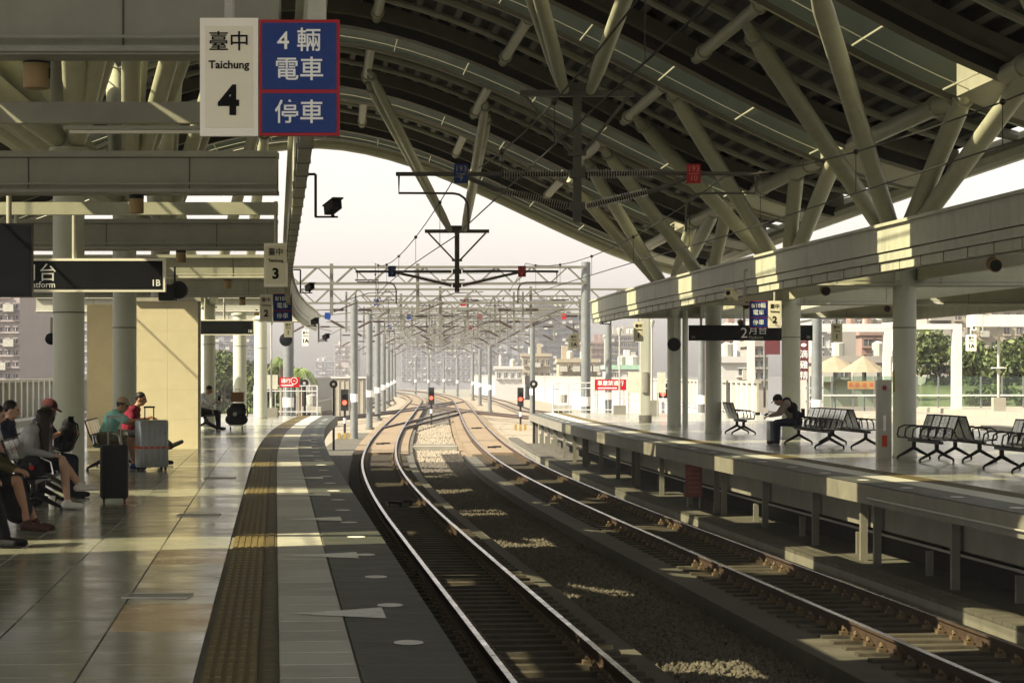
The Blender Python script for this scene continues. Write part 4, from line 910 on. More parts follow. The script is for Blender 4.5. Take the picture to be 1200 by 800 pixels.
# things held and standing around
def backpack(p, rz, label, tilt=0, s=1.0):
    t = thing('backpack', label, 'backpack', p, rz); t.scale = (s, s, s); b = MB(); b.capsule((0, -.1, .1), (0, .1, .1), .12); b.capsule((tilt * .5, -.09, .28), (tilt * .5, .09, .28), .13); b.capsule((tilt, -.06, .42), (tilt, .06, .42), .1); remeshed(b, 'pack', 'cloth_black', t, .016)
    b = MB(); b.box((-.14 if tilt >= 0 else .14, 0, .16), (.06, .22, .2)); b.build('pocket', 'cloth_navy', t)
    for s_ in (-1, 1): b = MB(); b.tube([(tilt * .9 + .02, .09 * s_, .48), (.16, .1 * s_, .42), (.18, .11 * s_, .26), (.1, .1 * s_, .1)], .016, 6); b.build('strap', 'cloth_black', t)
backpack((-5.94, 32.2, .62), 0, 'black backpack held on the lap of the man in the maroon cap', .04, .85)
backpack((6.63, 56.3, .56), PI, 'black backpack on the back of the hunched man', .22, 1.05)
def phone(p, label, R=(.5, 0, .3)):
    t = thing('mobile_phone', label, 'phone', p); t.rotation_euler = R; b = MB(); b.box((0, 0, 0), (.075, .01, .15)); b.build('case', 'black', t); b = MB(); b.box((0, -.006, 0), (.068, .003, .14)); b.build('display', 'screen', t)
phone((-8.53, 70.4, .93), 'phone in the hands of the man in the white shirt'); phone((-5.86, 32.1, 1.02), 'phone held up by the man in the maroon cap'); phone((5.92, 56.25, .70), 'phone in the hands of the hunched man on the far bench', (1.2, 0, .3))
def suitcase(p, rz, w, d, h, m, label, handle=.0, strap=False):
    t = thing('suitcase', label, 'suitcase', p, rz); z0 = .06; b = MB(); prof = []
    r = .05
    for cx, cy, a0 in ((w / 2 - r, d / 2 - r, 0), (-w / 2 + r, d / 2 - r, 90), (-w / 2 + r, -d / 2 + r, 180), (w / 2 - r, -d / 2 + r, 270)):
        for k in range(4): a = math.radians(a0 + 30 * k); prof.append((cx + r * math.cos(a), cy + r * math.sin(a)))
    fr = [(V(0, 0, z), V(s, 0, 0), V(0, s, 0)) for z, s in ((z0, .93), (z0 + .03, 1), (z0 + h - .03, 1), (z0 + h, .93))]; b.sweep(prof, fr); b.build('shell', m, t, True)
    for k in range(5): x = -w / 2 + w * (k + .5) / 5; b = MB(); b.box((x, -d / 2 - .003, z0 + h / 2), (.022, .012, h * .8)); b.build('rib', m, t)
    for sx in (-1, 1):
        for sy in (-1, 1): b = MB(); b.cyl((sx * (w / 2 - .05) - .012, sy * (d / 2 - .05), .03), (sx * (w / 2 - .05) + .012, sy * (d / 2 - .05), .03), .03, None, 10); b.box((sx * (w / 2 - .05), sy * (d / 2 - .05), .055), (.04, .05, .03)); b.build('wheel', 'black', t)
    b = MB(); b.box((w / 2 + .002, 0, z0 + h * .62), (.012, .16, .03)); b.build('side_grip', 'black', t)
    if handle:
        b = MB()
        for s in (-1, 1): b.box((s * .08, d / 2 - .03, z0 + h + handle / 2), (.016, .016, handle))
        b.box((0, d / 2 - .03, z0 + h + handle), (.19, .035, .03)); b.build('pull_handle', 'galv_pale' if m != 'suit_silver' else 'black', t)
    if strap:
        b = MB(); b.box((0, 0, z0 + h * .42), (w + .014, d + .014, .035)); b.build('strap', 'strap_red', t); b = MB(); b.box((-.1, 0, z0 + h / 2), (.035, d + .012, h + .012)); b.build('strap', 'cap_tan', t)
suitcase((-5.1, 31.0, 0), .15, .36, .24, .68, 'suit_black', 'black upright suitcase with raised handle on the near platform', .36)
suitcase((-6.14, 41.2, 0), .5, .52, .30, .80, 'suit_silver', 'large silver suitcase with orange straps beside the boy', .22, True)
suitcase((6.14, 56.75, 0), .3, .30, .22, .48, 'suit_silver', 'small grey suitcase between the knees of the hunched man')
# trolley with bags
p = at_floor(277, 69.8); t = thing('luggage_trolley', 'small wheeled luggage trolley beside the man in the white shirt', 'trolley', p)
b = MB(); b.box((0, 0, .16), (.42, .32, .03)); b.tube([(-.18, .15, .16), (-.18, .15, 1.05), (.18, .15, 1.05), (.18, .15, .16)], .014, 6); b.build('frame', 'chrome', t)
for sx in (-1, 1): b = MB(); b.cyl((sx * .17 - .015, 0, .06), (sx * .17 + .015, 0, .06), .06, None, 12); b.build('wheel', 'black', t)
t2 = thing('travel_bag', 'black travel bag with a round badge on the trolley', 'bag', p + V(0, -.04, .18)); b = MB(); b.capsule((-.17, 0, .14), (.19, 0, .14), .15); b.capsule((-.14, 0, .36), (.14, 0, .36), .15); b.capsule((-.05, 0, .5), (.16, 0, .5), .12); remeshed(b, 'bag', 'cloth_black', t2, .018)
b = MB(); b.cyl((-.02, -.165, .30), (-.02, -.155, .30), .06, None, 16); b.build('badge', 'ink_dim', t2); b = MB(); b.tube([(.2, 0, .5), (.33, 0, .4), (.33, 0, .25), (.22, 0, .15)], .02, 6); b.build('strap', 'cloth_black', t2)
t3 = thing('parcel', 'brown parcel tied on top of the black bag', 'box', p + V(.04, -.02, .80)); b = MB(); b.box((0, 0, .17), (.36, .26, .28)); b.build('carton', 'box_brown', t3); b = MB(); b.tube([(-.08, 0, .31), (-.05, 0, .40), (.05, 0, .40), (.08, 0, .31)], .012, 6); b.build('handle', 'cap_tan', t3)
t = thing('paper_cup', 'white paper cup on the floor by the girl in grey', 'cup', fl(60.5, 596.5)); b = MB(); b.rings([((0, 0, 0), .032), ((0, 0, .15), .045)], 16); b.build('cup', 'sign_white', t, True); b = MB(); b.rings([((0, 0, .15), .047), ((0, 0, .158), .047), ((0, 0, .165), .038)], 16); b.build('lid', 'porcelain', t, True)
t = thing('handbag', 'dark bag with a small red charm on the seat beside the girl', 'bag', (-5.72, 28.75, .44)); b = MB(); b.capsule((-.08, 0, .08), (.1, 0, .08), .09); b.capsule((-.04, 0, .17), (.06, 0, .17), .07); remeshed(b, 'pouch', 'cloth_black', t, .014); b = MB(); b.ball((.03, -.10, .10), .03); b.build('charm', 'sign_red', t); b = MB(); b.ball((.01, -.10, .14), .018, sc=(1, .5, 1)); b.build('charm_leaf', 'leaf_b', t)

# stainless emergency cabinet
p = at_floor(1035.5, 47.3); t = thing('equipment_cabinet', 'stainless upright cabinet with a red emblem beside the far column', 'cabinet', (p.x, 47.3, 0)); H2 = hgt(445, 47.3)
b = MB(); b.box((0, 0, H2 / 2), (.28, .22, H2)); b.build('body', 'cabinet', t); b = MB(); b.box((-.02, -.114, H2 * .63), (.22, .012, H2 * .5)); b.build('door', 'galv_pale', t); b = MB(); b.box((.0, -.114, H2 * .22), (.1, .014, .22)); b.build('red_label', 'strap_red', t); b = MB(); b.box((-.0, -.122, H2 * .45), (.05, .006, .3)); b.build('window', 'ink_white', t); b = MB()
for k in range(6): a = k * PI / 3; b.box((.05 * math.cos(a) * .6, -.125, H2 * .90 + .05 * math.sin(a) * .6), (.05, .006, .022), R=Matrix.Rotation(-a, 3, 'Y'))
b.build('emblem', 'sign_red', t)
b = MB(); b.box((0, 0, 1.5), (.035, .03, .42)); o = b.build('column_label', 'yellow'); o.location = at(1047.5, 400, 47.76) * V(1, 1, 0); tag(o, 'narrow yellow label strip on the column behind the cabinet', 'label')

# ------------------------------------------------------------------ overhead line
def insul(b, p, q, r=.075, n=26):
    p, q = Vector(p), Vector(q); d = q - p
    for i in range(n):
        c = p + d * (i + .5) / n; u = d.normalized() * .007; b.m = 1; b.cyl(c - u, c + u, r, None, 10); b.m = 0
    b.cyl(p, q, r * .5, None, 8)
def ocs_support(N, D, label, n1, n2, hm, hp, hb):
    """drop post with two cantilevers; hm: messenger arm height, hp: lower arm height"""
    t = thing('catenary_support', label, 'catenary support', N)
    def L(tt, h): return C(tt, D, h) - N
    zb = hb - N.z
    b = MB(); b.bar((0, 0, 0), (0, 0, zb), .14, .14); b.build('drop_post', 'catenary', t)
    for s in (-1, 1): b = MB(); b.bar((s * .85, 0, -.05), (s * .1, 0, (hm - N.z) + .35), .05, .05); b.build('brace', 'catenary', t)
    b = MB(); b.box((0, 0, (hm - N.z) + .33), (.3, .2, .06)); b.box((0, 0, (hm - N.z) - .0), (.26, .2, .14)); b.box((0, 0, hp - N.z), (.26, .2, .12)); b.build('clamp', 'catenary', t)
    tc = 3.9
    for s, te, num, pm in ((-1, 1.68, n1, 'sign_blue'), (1, 6.13, n2, 'sign_red')):
        a = V(s * .16, 0, hm - N.z); a2 = V(s * 1.7, 0, hm - N.z + (.0 if s < 0 else .02)); e = V(s * 3.0, 0, hm - N.z)
        c0 = V(s * .16, 0, hp - N.z); c1 = V(s * 1.35, 0, hp - N.z + .28 * 1); c2 = V(s * 1.95, 0, hm - N.z)
        b = MB(); b.cyl(a + (a2 - a) * .72, e, .035, None, 8); b.build('top_arm', 'catenary', t)
        b = MB(); insul(b, a, a + (a2 - a) * .72, .08); b.build('insulator', ['insulator', 'shed'], t)
        b = MB(); insul(b, c0, c0 + (c1 - c0) * .85, .075); b.build('insulator', ['insulator', 'shed'], t)
        b = MB(); b.tube([c0 + (c1 - c0) * .85, c1, c2], .04, 8); b.build('stay_arm', 'catenary', t)
        sd = s * 2.95; b = MB(); b.tube([V(sd, 0, hm - N.z), V(sd, 0, hm - N.z - .45 * .7), V(sd - s * .9, 0, hm - N.z - .32)] + [V(sd - s * (.9 + .25 * math.sin(w)), 0, hm - N.z - .32 - .25 * (1 - math.cos(w))) for w in (.4, .8, 1.2, 1.57)] + [V(sd - s * 1.15, 0, hm - N.z - .95)], .022, 6); b.build('steady_arm', 'catenary', t)
        pl_ = V(s * 1.92, -.08, hm - N.z); b = MB(); b.box(pl_, (.23, .02, .32)); po = b.build('number_plate', pm, t)
        im = 'ink_dim' if s < 0 else 'ink_red'
        text(num[0], .135, 'ink_dim' if s < 0 else 'ink_pink', po, pl_ + V(0, -.014, .075)); text(num[1], .135, 'ink_dim' if s < 0 else 'ink_pink', po, pl_ + V(0, -.014, -.08)); b = MB(); b.box(pl_ + V(0, -.013, 0), (.17, .004, .01)); b.build('divider', im, po)
ocs_support(N1, 40.0, 'nearer catenary support with plates 193/9 and 193/10', ('193', '9'), ('193', '10'), 4.95, 4.42, 4.15)
ocs_support(N2, 71.5, 'farther catenary support hanging under the roof struts', ('193', '7'), ('193', '8'), 4.66, 4.25, 4.05)
SUPY = [8, 40, 71.5, 103, 126, 155, 190, 230, 275, 330, 395]
def wire_run(tc, label):
    t = thing('overhead_wires', label, 'overhead wire', C(tc, 8, 3.9))
    def pt(y, h, st): return C(tc + st, y, h) - t.location
    for i in range(len(SUPY) - 1):
        y0, y1 = SUPY[i], SUPY[i + 1]; s0, s1 = (.2 if i % 2 else -.2), (-.2 if i % 2 else .2)
        b = MB(); P = []; Q = []
        for k in range(11):
            u = k / 10; y = y0 + (y1 - y0) * u; st = s0 + (s1 - s0) * u; P.append(pt(y, 3.92, st)); Q.append(pt(y, 4.9 - .55 * 4 * u * (1 - u), st))
        r = .010 if y0 < 100 else .014
        b.tube(P, r, 5); b.build('contact_wire', 'wire', t); b = MB(); b.tube(Q, r, 5); b.build('messenger_wire', 'wire', t)
        if y0 < 126:
            for k in (1, 3, 5, 7, 9): b = MB(); b.cyl(P[k], Q[k], .005, None, 4); b.ball(Q[k], .035, 6, 5); b.build('dropper', 'wire', t)
wire_run(1.68, 'overhead contact wires above the near track'); wire_run(6.13, 'overhead contact wires above the far track')
# steel poles
def pole(px, D, ytop, label, r=.17, band=True):
    p = at(px, 450, D); p.z = -1.65; t = thing('catenary_pole', label, 'pole', p, group='catenary poles along the line'); h = hgt(ytop, D) + 1.65
    b = MB(); b.rings([((0, 0, 0), r * 1.05), ((0, 0, h), r)], 14); b.build('shaft', 'galv', t, True)
    b = MB(); b.cyl((0, 0, 0), (0, 0, .12), r * 1.7, None, 14); b.build('base_plate', 'concrete', t)
    if band: b = MB(); b.cyl((0, 0, 1.9), (0, 0, 2.3), r * 1.06, None, 14); b.build('number_band', 'ink_white', t)
    return t, h
PL = [(415, 118, 351), (433, 142, 368), (442.5, 170, 374), (449.5, 205, 392), (455, 245, 402), (459, 290, 408), (462.5, 340, 413)]
PR_ = [(686.5, 103, 307), (713, 128, 380), (624, 155, 380), (574, 205, 405), (562.5, 245, 409), (554, 290, 412), (536, 340, 415), (487, 380, 418), (502, 360, 416), (520, 400, 420)]
for i, a in enumerate(PL): pole(*a, 'grey catenary pole left of the tracks, number %s from the near end' % ['one', 'two', 'three', 'four', 'five', 'six', 'seven'][i], .18 if i < 2 else .2)
nm = ['tall grey catenary pole at the end of the far canopy', 'grey catenary pole behind the red board on the far platform', 'grey catenary pole beside the black round signal target', 'catenary pole with brown box right of the tracks', 'second catenary pole with brown box right of the tracks', 'third catenary pole right of the tracks', 'thin catenary pole where the tracks curve away', 'faint catenary pole farthest left at the far curve', 'faint catenary pole above the middle red signal', 'faint catenary pole right of the middle red signal']
for a, l in zip(PR_, nm): pole(*a, l, .20 if a[1] < 110 else .17)
pole(338, 100, 360, 'grey catenary pole behind the black mirror at the near platform end', .22); pole(822, 110, 395, 'leaning grey pole behind the far platform', .16); pole(957, 92, 372, 'blue grey pole beside the plum shop banner', .20)
# truss gantries
def gantry(D, x0, x1, ytop, dep, label, posts):
    a, c = at(x0, ytop, D), at(x1, ytop, D); t = thing('catenary_gantry', label, 'gantry', a); L = c.x - a.x; r = .04
    for zz in (0, -dep):
        for yy in (-.25, .25): b = MB(); b.bar((0, yy, zz), (L, yy, zz), .09, .09); b.build('chord', 'gantry_steel', t)
    n = max(6, int(L / .75))
    for yy in (-.25, .25):
        b = MB()
        for k in range(n):
            xA, xB = L * k / n, L * (k + 1) / n; b.bar((xA, yy, -dep if k % 2 else 0), (xB, yy, 0 if k % 2 else -dep), .055, .055)
        b.build('lacing', 'gantry_steel', t)
    for px in posts:
        q = at(px, ytop, D).x - a.x; b = MB(); b.bar((q, 0, .15), (q, 0, -2.0), .14, .14); b.build('drop_tube', 'gantry_steel', t)
        b = MB(); b.cyl((q + .1, 0, -1.9), (q + 1.1, 0, -1.5), .035, None, 6); insul(b, (q + 1.0, 0, -.55), (q + 2.0, 0, -.55), .06, 8); b.build('cantilever', ['insulator', 'shed'], t)
        b = MB(); b.tube([(q, 0, -1.6), (q + 1.6, 0, -1.1), (q + 2.8, 0, -1.05)], .025, 6); b.build('arm', 'gantry_steel', t)
G = [(103, 330, 686, 313, .70, (388.5, 489.5)), (126, 352, 760, 339, .72, (516, 622)), (155, 415, 730, 354, .75, (517, 580)), (190, 430, 640, 365, .75, (500, 560)), (230, 440, 600, 376, .8, (520, 560)), (275, 450, 590, 386, .8, (500, 540)), (330, 456, 570, 394, .9, (500, 530)), (395, 462, 555, 401, .9, (505,)), (140, 424, 690, 347, .75, (548, 470)), (172, 430, 640, 361, .75, (530, 483)), (210, 438, 610, 372, .8, (545, 510)), (252, 446, 596, 382, .8, (515,)), (300, 453, 580, 391, .9, (520, 490))]
gl = ['nearest lattice gantry spanning the tracks beyond the roof', 'second lattice gantry, reaching right behind the far canopy', 'third lattice gantry over the tracks', 'fourth lattice gantry over the tracks', 'fifth lattice gantry over the tracks', 'sixth lattice gantry over the tracks', 'seventh lattice gantry, hazy', 'farthest lattice gantry, pale with haze', 'lattice gantry between the second and third', 'lattice gantry between the third and fourth', 'lattice gantry between the fourth and fifth', 'lattice gantry between the fifth and sixth', 'lattice gantry between the sixth and seventh']
for (D, x0, x1, yt, dep, ps), l in zip(G, gl): gantry(D, x0, x1, yt, dep, l, ps)
# cantilevers along the far poles
for i, (px, D, m, lab) in enumerate([(441, 126, 'sign_blue', 'small blue number plate on the second gantry'), (543, 126, 'sign_red', 'small red number plate above the middle signal'), (479, 155, 'sign_blue', 'small blue number plate over the near track'), (562, 155, 'sign_red', 'small red number plate over the far track'), (661, 150, 'sign_red', 'small red number plate left of the tall pole'), (551, 190, 'sign_red', 'tiny red number plate down the line'), (457, 190, 'sign_blue', 'tiny blue number plate down the line'), (384, 118, 'sign_blue', 'small grey-blue number plate above the left poles')]):
    py = [354, 355, 371, 371, 371, 384, 383, 370][i]; p = at(px, py, D); t = thing('number_plate', lab, 'sign', p); b = MB(); b.box((0, 0, 0), (.28, .02, .32)); b.build('plate', m, t); b = MB(); b.cyl((-1.4, .05, -.1), (1.4, .05, .18), .03, None, 6); b.build('arm', 'gantry_steel', t); b = MB(); b.tube([(-1.2, .05, -.08), (-1.3, .05, -.4), (.2, .05, -.75)], .02, 5); b.build('stay', 'gantry_steel', t)
ARMD = [126, 140, 155, 172, 190, 210, 230, 252, 275, 300, 330]
for i, D in enumerate(ARMD):
    for q, (tt, w_) in enumerate(((-2.6, 'far left track'), (1.68, 'near track'), (6.13, 'far track'), (10.4, 'siding at the right'))):
        p = C(tt, D, 0); s = -1 if (i + q) % 2 else 1; t = thing('cantilever_arm', 'level catenary cantilever over the %s, %s from the roof' % (w_, ['first', 'second', 'third', 'fourth', 'fifth', 'sixth', 'seventh', 'eighth', 'ninth', 'tenth', 'last'][i]), 'catenary support', p + V(0, 0, 4.0), group='cantilever arms over the far tracks')
        b = MB(); b.bar((s * 1.9, 0, 1.9), (s * 1.9, 0, -.2), .10, .10); b.build('upright', 'gantry_steel', t)
        b = MB(); b.cyl((s * 1.9, 0, .95), (-s * .5, 0, .95), .035, None, 6); b.build('top_arm', 'gantry_steel', t); b = MB(); b.cyl((s * 1.9, 0, -.05), (s * .1, 0, .92), .035, None, 6); b.build('stay', 'gantry_steel', t)
        b = MB(); b.cyl((s * 1.75, 0, .03), (s * 1.1, 0, .38), .07, None, 6); b.build('insulator', 'insulator', t); b = MB(); b.cyl((s * 1.75, 0, .95), (s * 1.1, 0, .95), .07, None, 6); b.build('insulator', 'insulator', t)

# ------------------------------------------------------------------ signals
def signal(px, ylamp, D, label, hgt_px, ybase, boxes=True):
    p = at(px, ybase, D); p.z = -1.62; t = thing('railway_signal', label, 'signal', p, group='red signals'); zl = hgt(ylamp, D) + 1.62
    b = MB(); b.cyl((0, 0, 0), (0, 0, zl - .35), .06, None, 10); b.build('post', 'black', t); b = MB(); b.cyl((0, 0, zl * .45), (0, 0, zl * .45 + .25), .075, None, 10); b.build('white_band', 'porcelain', t)
    hh = hgt_px / F * D; b = MB(); b.box((0, 0, zl + .12), (.36, .18, hh)); b.build('head', 'black', t)
    for k, dz in enumerate((0, .27)):
        b = MB(); b.cyl((0, -.09, zl + dz), (0, -.12, zl + dz), .11, None, 16); b.build('lens', 'red_lamp' if k == 0 else 'screen', t)
        b = MB(); vs = []; n = 8
        for yy in (-.09, -.26):
            for j in range(n + 1): w = PI * j / n; vs.append((.125 * math.cos(w), yy, zl + dz + .125 * math.sin(w)))
        b.add(vs, [(j, j + 1, n + 2 + j, n + 1 + j) for j in range(n)]); b.build('hood', 'black', t)
    if boxes:
        for s in (-1, 0, 1): b = MB(); b.box((s * .27, 0, .17), (.15, .18, .30)); b.box((s * .27, 0, .34), (.11, .13, .05)); b.build('point_box', 'yellow', t)
signal(404, 471.5, 118, 'red signal with yellow boxes at the near platform end', 25, 505); signal(505.5, 466, 150, 'red signal standing between the two tracks', 20, 492, False); signal(610, 467.5, 138, 'red signal at the foot of the far platform', 22, 500, True); signal(777, 461, 104, 'red signal behind the far platform columns', 17, 487, False)
def target(px, yc, D, label, yb):
    p = at(px, yb, D); p.z = -1.62; t = thing('round_signal_target', label, 'signal', p, group='round signal targets'); z = hgt(yc, D) + 1.62; b = MB(); b.cyl((0, 0, 0), (0, 0, z), .05, None, 8); b.build('post', 'black', t)
    b = MB(); b.rings([((0, -.03, z), .17), ((0, -.08, z), .17), ((0, -.085, z), .08)], 18); b.build('disc', 'black', t, True); b = MB(); b.rings([((0, -.09, z), .06), ((0, -.1, z), .05)], 12); b.build('centre', 'cabinet', t)
target(391, 450, 101, 'black round target on a post at the near platform end', 484); target(625.5, 450, 100, 'black round target on a post at the corner of the far platform', 500); target(357, 449, 99, 'dim round target behind the near railing', 484)

# ------------------------------------------------------------------ parapets and fences
def parapet(name, label, t0, y0, y1, h0, hm, h1, step, m_low, m_up, side):
    t = thing(name, label, 'wall', C(t0, y0, -1.8))
    def part(b, nm, m): o = b.build(nm, m, t); o.location = -t.location; return o
    b = MB(); b.sweep(rect(-.1, .1, h0, hm), frames_curve(t0, y0, y1, 0, 3)); part(b, 'lower_wall', m_low)
    b = MB(); b.sweep(rect(-.04, .04, hm, h1 - .1), frames_curve(t0, y0, y1, 0, 3)); part(b, 'upper_panel', m_up)
    b = MB(); b.sweep(rect(-.14, .14, h1 - .1, h1), frames_curve(t0, y0, y1, 0, 3)); part(b, 'coping', 'parapet')
    b = MB(); b.sweep(rect(-.14, .14, hm - .1, hm), frames_curve(t0, y0, y1, 0, 3)); part(b, 'mid_rail', 'white_steel')
    pb = MB(); pb.box((0, 0, (hm + h1) / 2), (.22, .20, h1 - hm - .06)); pm = pb.mesh('rib_post', 'white_steel'); y = y0 + .5; n = 0
    while y < y1 and n < 290: link('rib_post', pm, t, C(t0 + side * .05, y) - t.location, ang(y)); y += step; n += 1
parapet('parapet_wall', 'ribbed cream parapet wall left of the near platform', -10.4, 30, 100, -1.8, .15, 1.45, 1.35, 'parapet', 'parapet', 1)
parapet('parapet_wall', 'ribbed cream parapet wall running along the left of the far tracks', -5.9, 186, 360, -1.8, -.6, 1.3, 1.3, 'parapet', 'parapet', 1)
parapet('parapet_wall', 'white ribbed parapet wall along the right of the far tracks', 16.6, 96, 400, -1.8, .1, 1.35, 1.6, 'parapet_lilac', 'parapet', -1)
b = MB(); b.box((0, 0, 1.45), (2.4, 1.2, 2.9)); t = thing('trackside_hut', 'pale trackside equipment hut behind the near platform end', 'hut', at(409, 470, 178) * V(1, 1, 0) + V(0, 0, -1.62)); b.build('walls', 'parapet', t)
b = MB(); b.box((0, 0, 2.95), (2.6, 1.4, .1)); b.build('roof', 'white_steel', t)
for k in range(7): b = MB(); b.box((-1.05 + .35 * k, -.63, 1.4), (.05, .05, 2.7)); b.build('rib', 'galv_pale', t)
for px, D, lab in ((365, 100, 'grey relay box behind the near railing'), (659, 104, 'grey relay box behind the far railing')):
    p = at(px, 470, D); t = thing('relay_box', lab, 'cabinet', (p.x, D, -1.62)); b = MB(); b.box((0, 0, .95), (.8, .5, 1.9)); b.build('case', 'cabinet', t); b = MB(); b.box((-.19, -.26, 1.1), (.34, .02, 1.1)); b.build('door', 'dark_shade', t); b = MB(); b.box((.2, -.26, 1.1), (.34, .02, 1.1)); b.build('door', 'galv', t); b = MB(); b.rings([((0, 0, 2.0), .2), ((0, 0, 2.35), .22), ((0, 0, 2.4), .1)], 12); b.build('lamp', 'galv_pale', t, True)

# ------------------------------------------------------------------ the third platform on the right with white frames and glass fence
b = MB(); b.sweep(rect(26.0, 33.5, -1.84, .12), frames_curve(0, 50, 112, 0, 4)); struct('side_platform', b, 'concrete_pale')
GT = 26.6
def portal(D, xl, xr, ytop, thick, label):
    t = thing('white_portal_frame', label, 'frame', at(xr, 480, D) * V(1, 1, 0) + V(0, 0, .12)); a = at(xl, ytop, D); c = at(xr, ytop, D); L = c.x - a.x; z = c.z - .12; th = thick / F * D
    b = MB(); b.box((-th / 2, 0, z / 2), (th, .5, z)); b.build('leg', 'white_steel', t); b = MB(); b.box((-L / 2 - th / 2, 0, z - th * .3), (L - th, .5, th * .6 + .0)); b.build('crossbeam', 'white_steel', t); b = MB(); b.box((-L, 0, z / 2), (th, .5, z)); b.build('leg', 'white_steel', t)
portal(104, 838, 1126, 379.5, 10.5, 'white steel portal frame right of the wide far column') ; portal(118, 880, 1043, 384, 8, 'white steel portal frame farther along the side platform')
t = thing('white_canopy', 'white flat canopy beam at the right edge', 'canopy', at(1137, 380, 98) * V(1, 1, 0) + V(0, 0, .12)); z = hgt(376, 98) - .12; b = MB(); b.box((3.0, 0, z), (6.0, 1.6, .48)); b.build('beam', 'white_steel', t); b = MB(); b.cyl((1.15, 0, .5), (1.15, 0, z - .2), .06, None, 10); b.build('post', 'galv_pale', t); b = MB(); b.box((1.15, 0, .25), (.5, .5, .6)); b.build('concrete_base', 'concrete_pale', t); b = MB(); b.box((1.15, 0, 1.75), (.55, .4, .05)); b.build('shelf', 'white_steel', t)
t = thing('glass_fence', 'glass panel fence along the side platform', 'fence', (0, 108, .12))
for k in range(22):
    x0_ = at(950, 450, 108).x + k * .95; b = MB(); b.box((x0_ + .45, 0, .72), (.86, .02, 1.35)); b.build('glass_panel', 'rail_glass', t); b = MB(); b.box((x0_, 0, .7), (.07, .07, 1.4)); b.build('post', 'galv', t)
b = MB(); b.box((at(950, 450, 108).x + 10, -.05, .55), (21, .06, .07)); b.build('handrail', 'white_steel', t); 
b = MB(); b.sweep(rect(22.0, 26, -1.84, -.1), frames_curve(0, 60, 112, 0, 4)); struct('side_track_bed', b, 'concrete_pale')
t = thing('orange_banner', 'faded orange banner on the fence right of the hunched man', 'banner', at(1009, 451, 104)); b = MB(); b.box((0, 0, 0), (1.15, .02, .34)); b.build('sheet', 'banner_orange', t)
for k in range(4): b = MB(); b.box((-.45 + .3 * k, -.012, 0), (.16, .006, .18)); b.build('print_block', 'banner_print', t)
t = thing('white_gate', 'white tubular gate behind the far benches', 'gate', at(945, 470, 99) * V(1, 1, 0));
for k in range(3): b = MB(); b.box((0, 0, .5 + .55 * k), (1.4, .05, .05)); b.build('bar', 'white_steel', t)
for k in range(5): b = MB(); b.box((-.66 + .33 * k, 0, .8), (.06, .05, 1.6)); b.build('upright', 'white_steel', t)

# ------------------------------------------------------------------ buildings
WINM = {}
def building(label, x0, x1, ytop, D, m, cols, rows, depth=14, wfrac=(.55, .5), win='win_dark', top=0.06, bot=.98, roofm=None, base=-10.0, balcony=False, name='building'):
    a, c = at(x0, ytop, D), at(x1, ytop, D); W = c.x - a.x; Hh = a.z - base; t = thing(name, label, 'building', (a.x + W / 2, D, base))
    b = MB(); b.box((0, depth / 2, Hh / 2), (W, depth, Hh)); b.build('wall', m, t)
    b = MB(); b.box((0, depth / 2, Hh + .15), (W + .4, depth + .4, .4)); b.build('roof', roofm or m, t)
    vis = hgt(447, D) - base
    zb = max(0, vis); cw = W / cols; rh = (Hh - zb) / rows; ww, wh = cw * wfrac[0], rh * wfrac[1]
    key = (round(ww, 3), round(wh, 3), win)
    if key not in WINM:
        q = MB(); q.box((0, -.02, 0), (ww, .1, wh)); WINM[key] = q.mesh('window', win)
        q = MB(); e = .06; q.box((0, -.09, -wh / 2 - .1), (ww + .3, .35, .14)); q.box((0, -.06, wh / 2 + .05), (ww + .1, .16, .08)); q.box((0, -.085, 0), (.07, .05, wh)); WINM[key + ('s',)] = q.mesh('window_frame', m)
    rb = random.Random(label)
    for q_ in range(rb.randint(1, 3)):
        sx_ = rb.uniform(.08, .22) * W; b = MB(); b.box((rb.uniform(-.35, .35) * W, rb.uniform(2, depth - 3), Hh + .9), (sx_, 2.5, 1.8)); b.build('roof_hut', m, t)
    for q_ in range(rb.randint(1, 3)):
        x_, y_ = rb.uniform(-.42, .42) * W, rb.uniform(1, 4); b = MB(); b.rings([((x_, y_, Hh + .3), .38), ((x_, y_, Hh + 1.1), .38), ((x_, y_, Hh + 1.25), .12)], 10); b.build('water_tank', 'galv_pale', t)
    for i in range(cols):
        for j in range(rows):
            if rb.random() < .07: continue
            if rb.random() < .22:
                b = MB(); b.box((-W / 2 + cw * (i + .5) + ww * .45, -.35, zb + rh * (j + .5) - wh * .5), (.8, .5, .6)); b.build('air_conditioner', 'galv_pale', t)
            p = (-W / 2 + cw * (i + .5), 0, zb + rh * (j + .5)); w = link('window', WINM[key], t, p); link('window_frame', WINM[key + ('s',)], w)
    if balcony:
        for j in range(rows): b = MB(); b.box((0, -.6, zb + rh * j + .25), (W * .9, 1.2, .5)); b.build('balcony', m, t)
    return t
building('pink apartment block with small windows at the left edge', -60, 23, 338, 190, 'bld_pink', 9, 8, 20, (.5, .35), balcony=False)
building('pale stepped apartment block left of the wide column', 24, 33, 362, 200, 'bld_conc', 2, 6, 16, (.5, .4))
building('white apartment tower beside the wide column', 32, 61, 360, 260, 'bld_white', 4, 5, 18, (.3, .6))
building('blue-grey office slab behind the left column', 34, 110, 345, 420, 'bld_white', 10, 8, 20, (.85, .45))
building('pale high-rise with stepped top beyond the palm', 392, 416, 405, 700, 'bld_pink', 6, 7, 24, (.6, .45))
building('low pink block on the skyline beside the high-rise', 369, 392, 424, 800, 'bld_grey', 6, 3, 24, (.6, .45))
building('blue-grey slab building above the left trees', 250, 297, 392, 520, 'bld_grey', 8, 6, 24, (.8, .5))
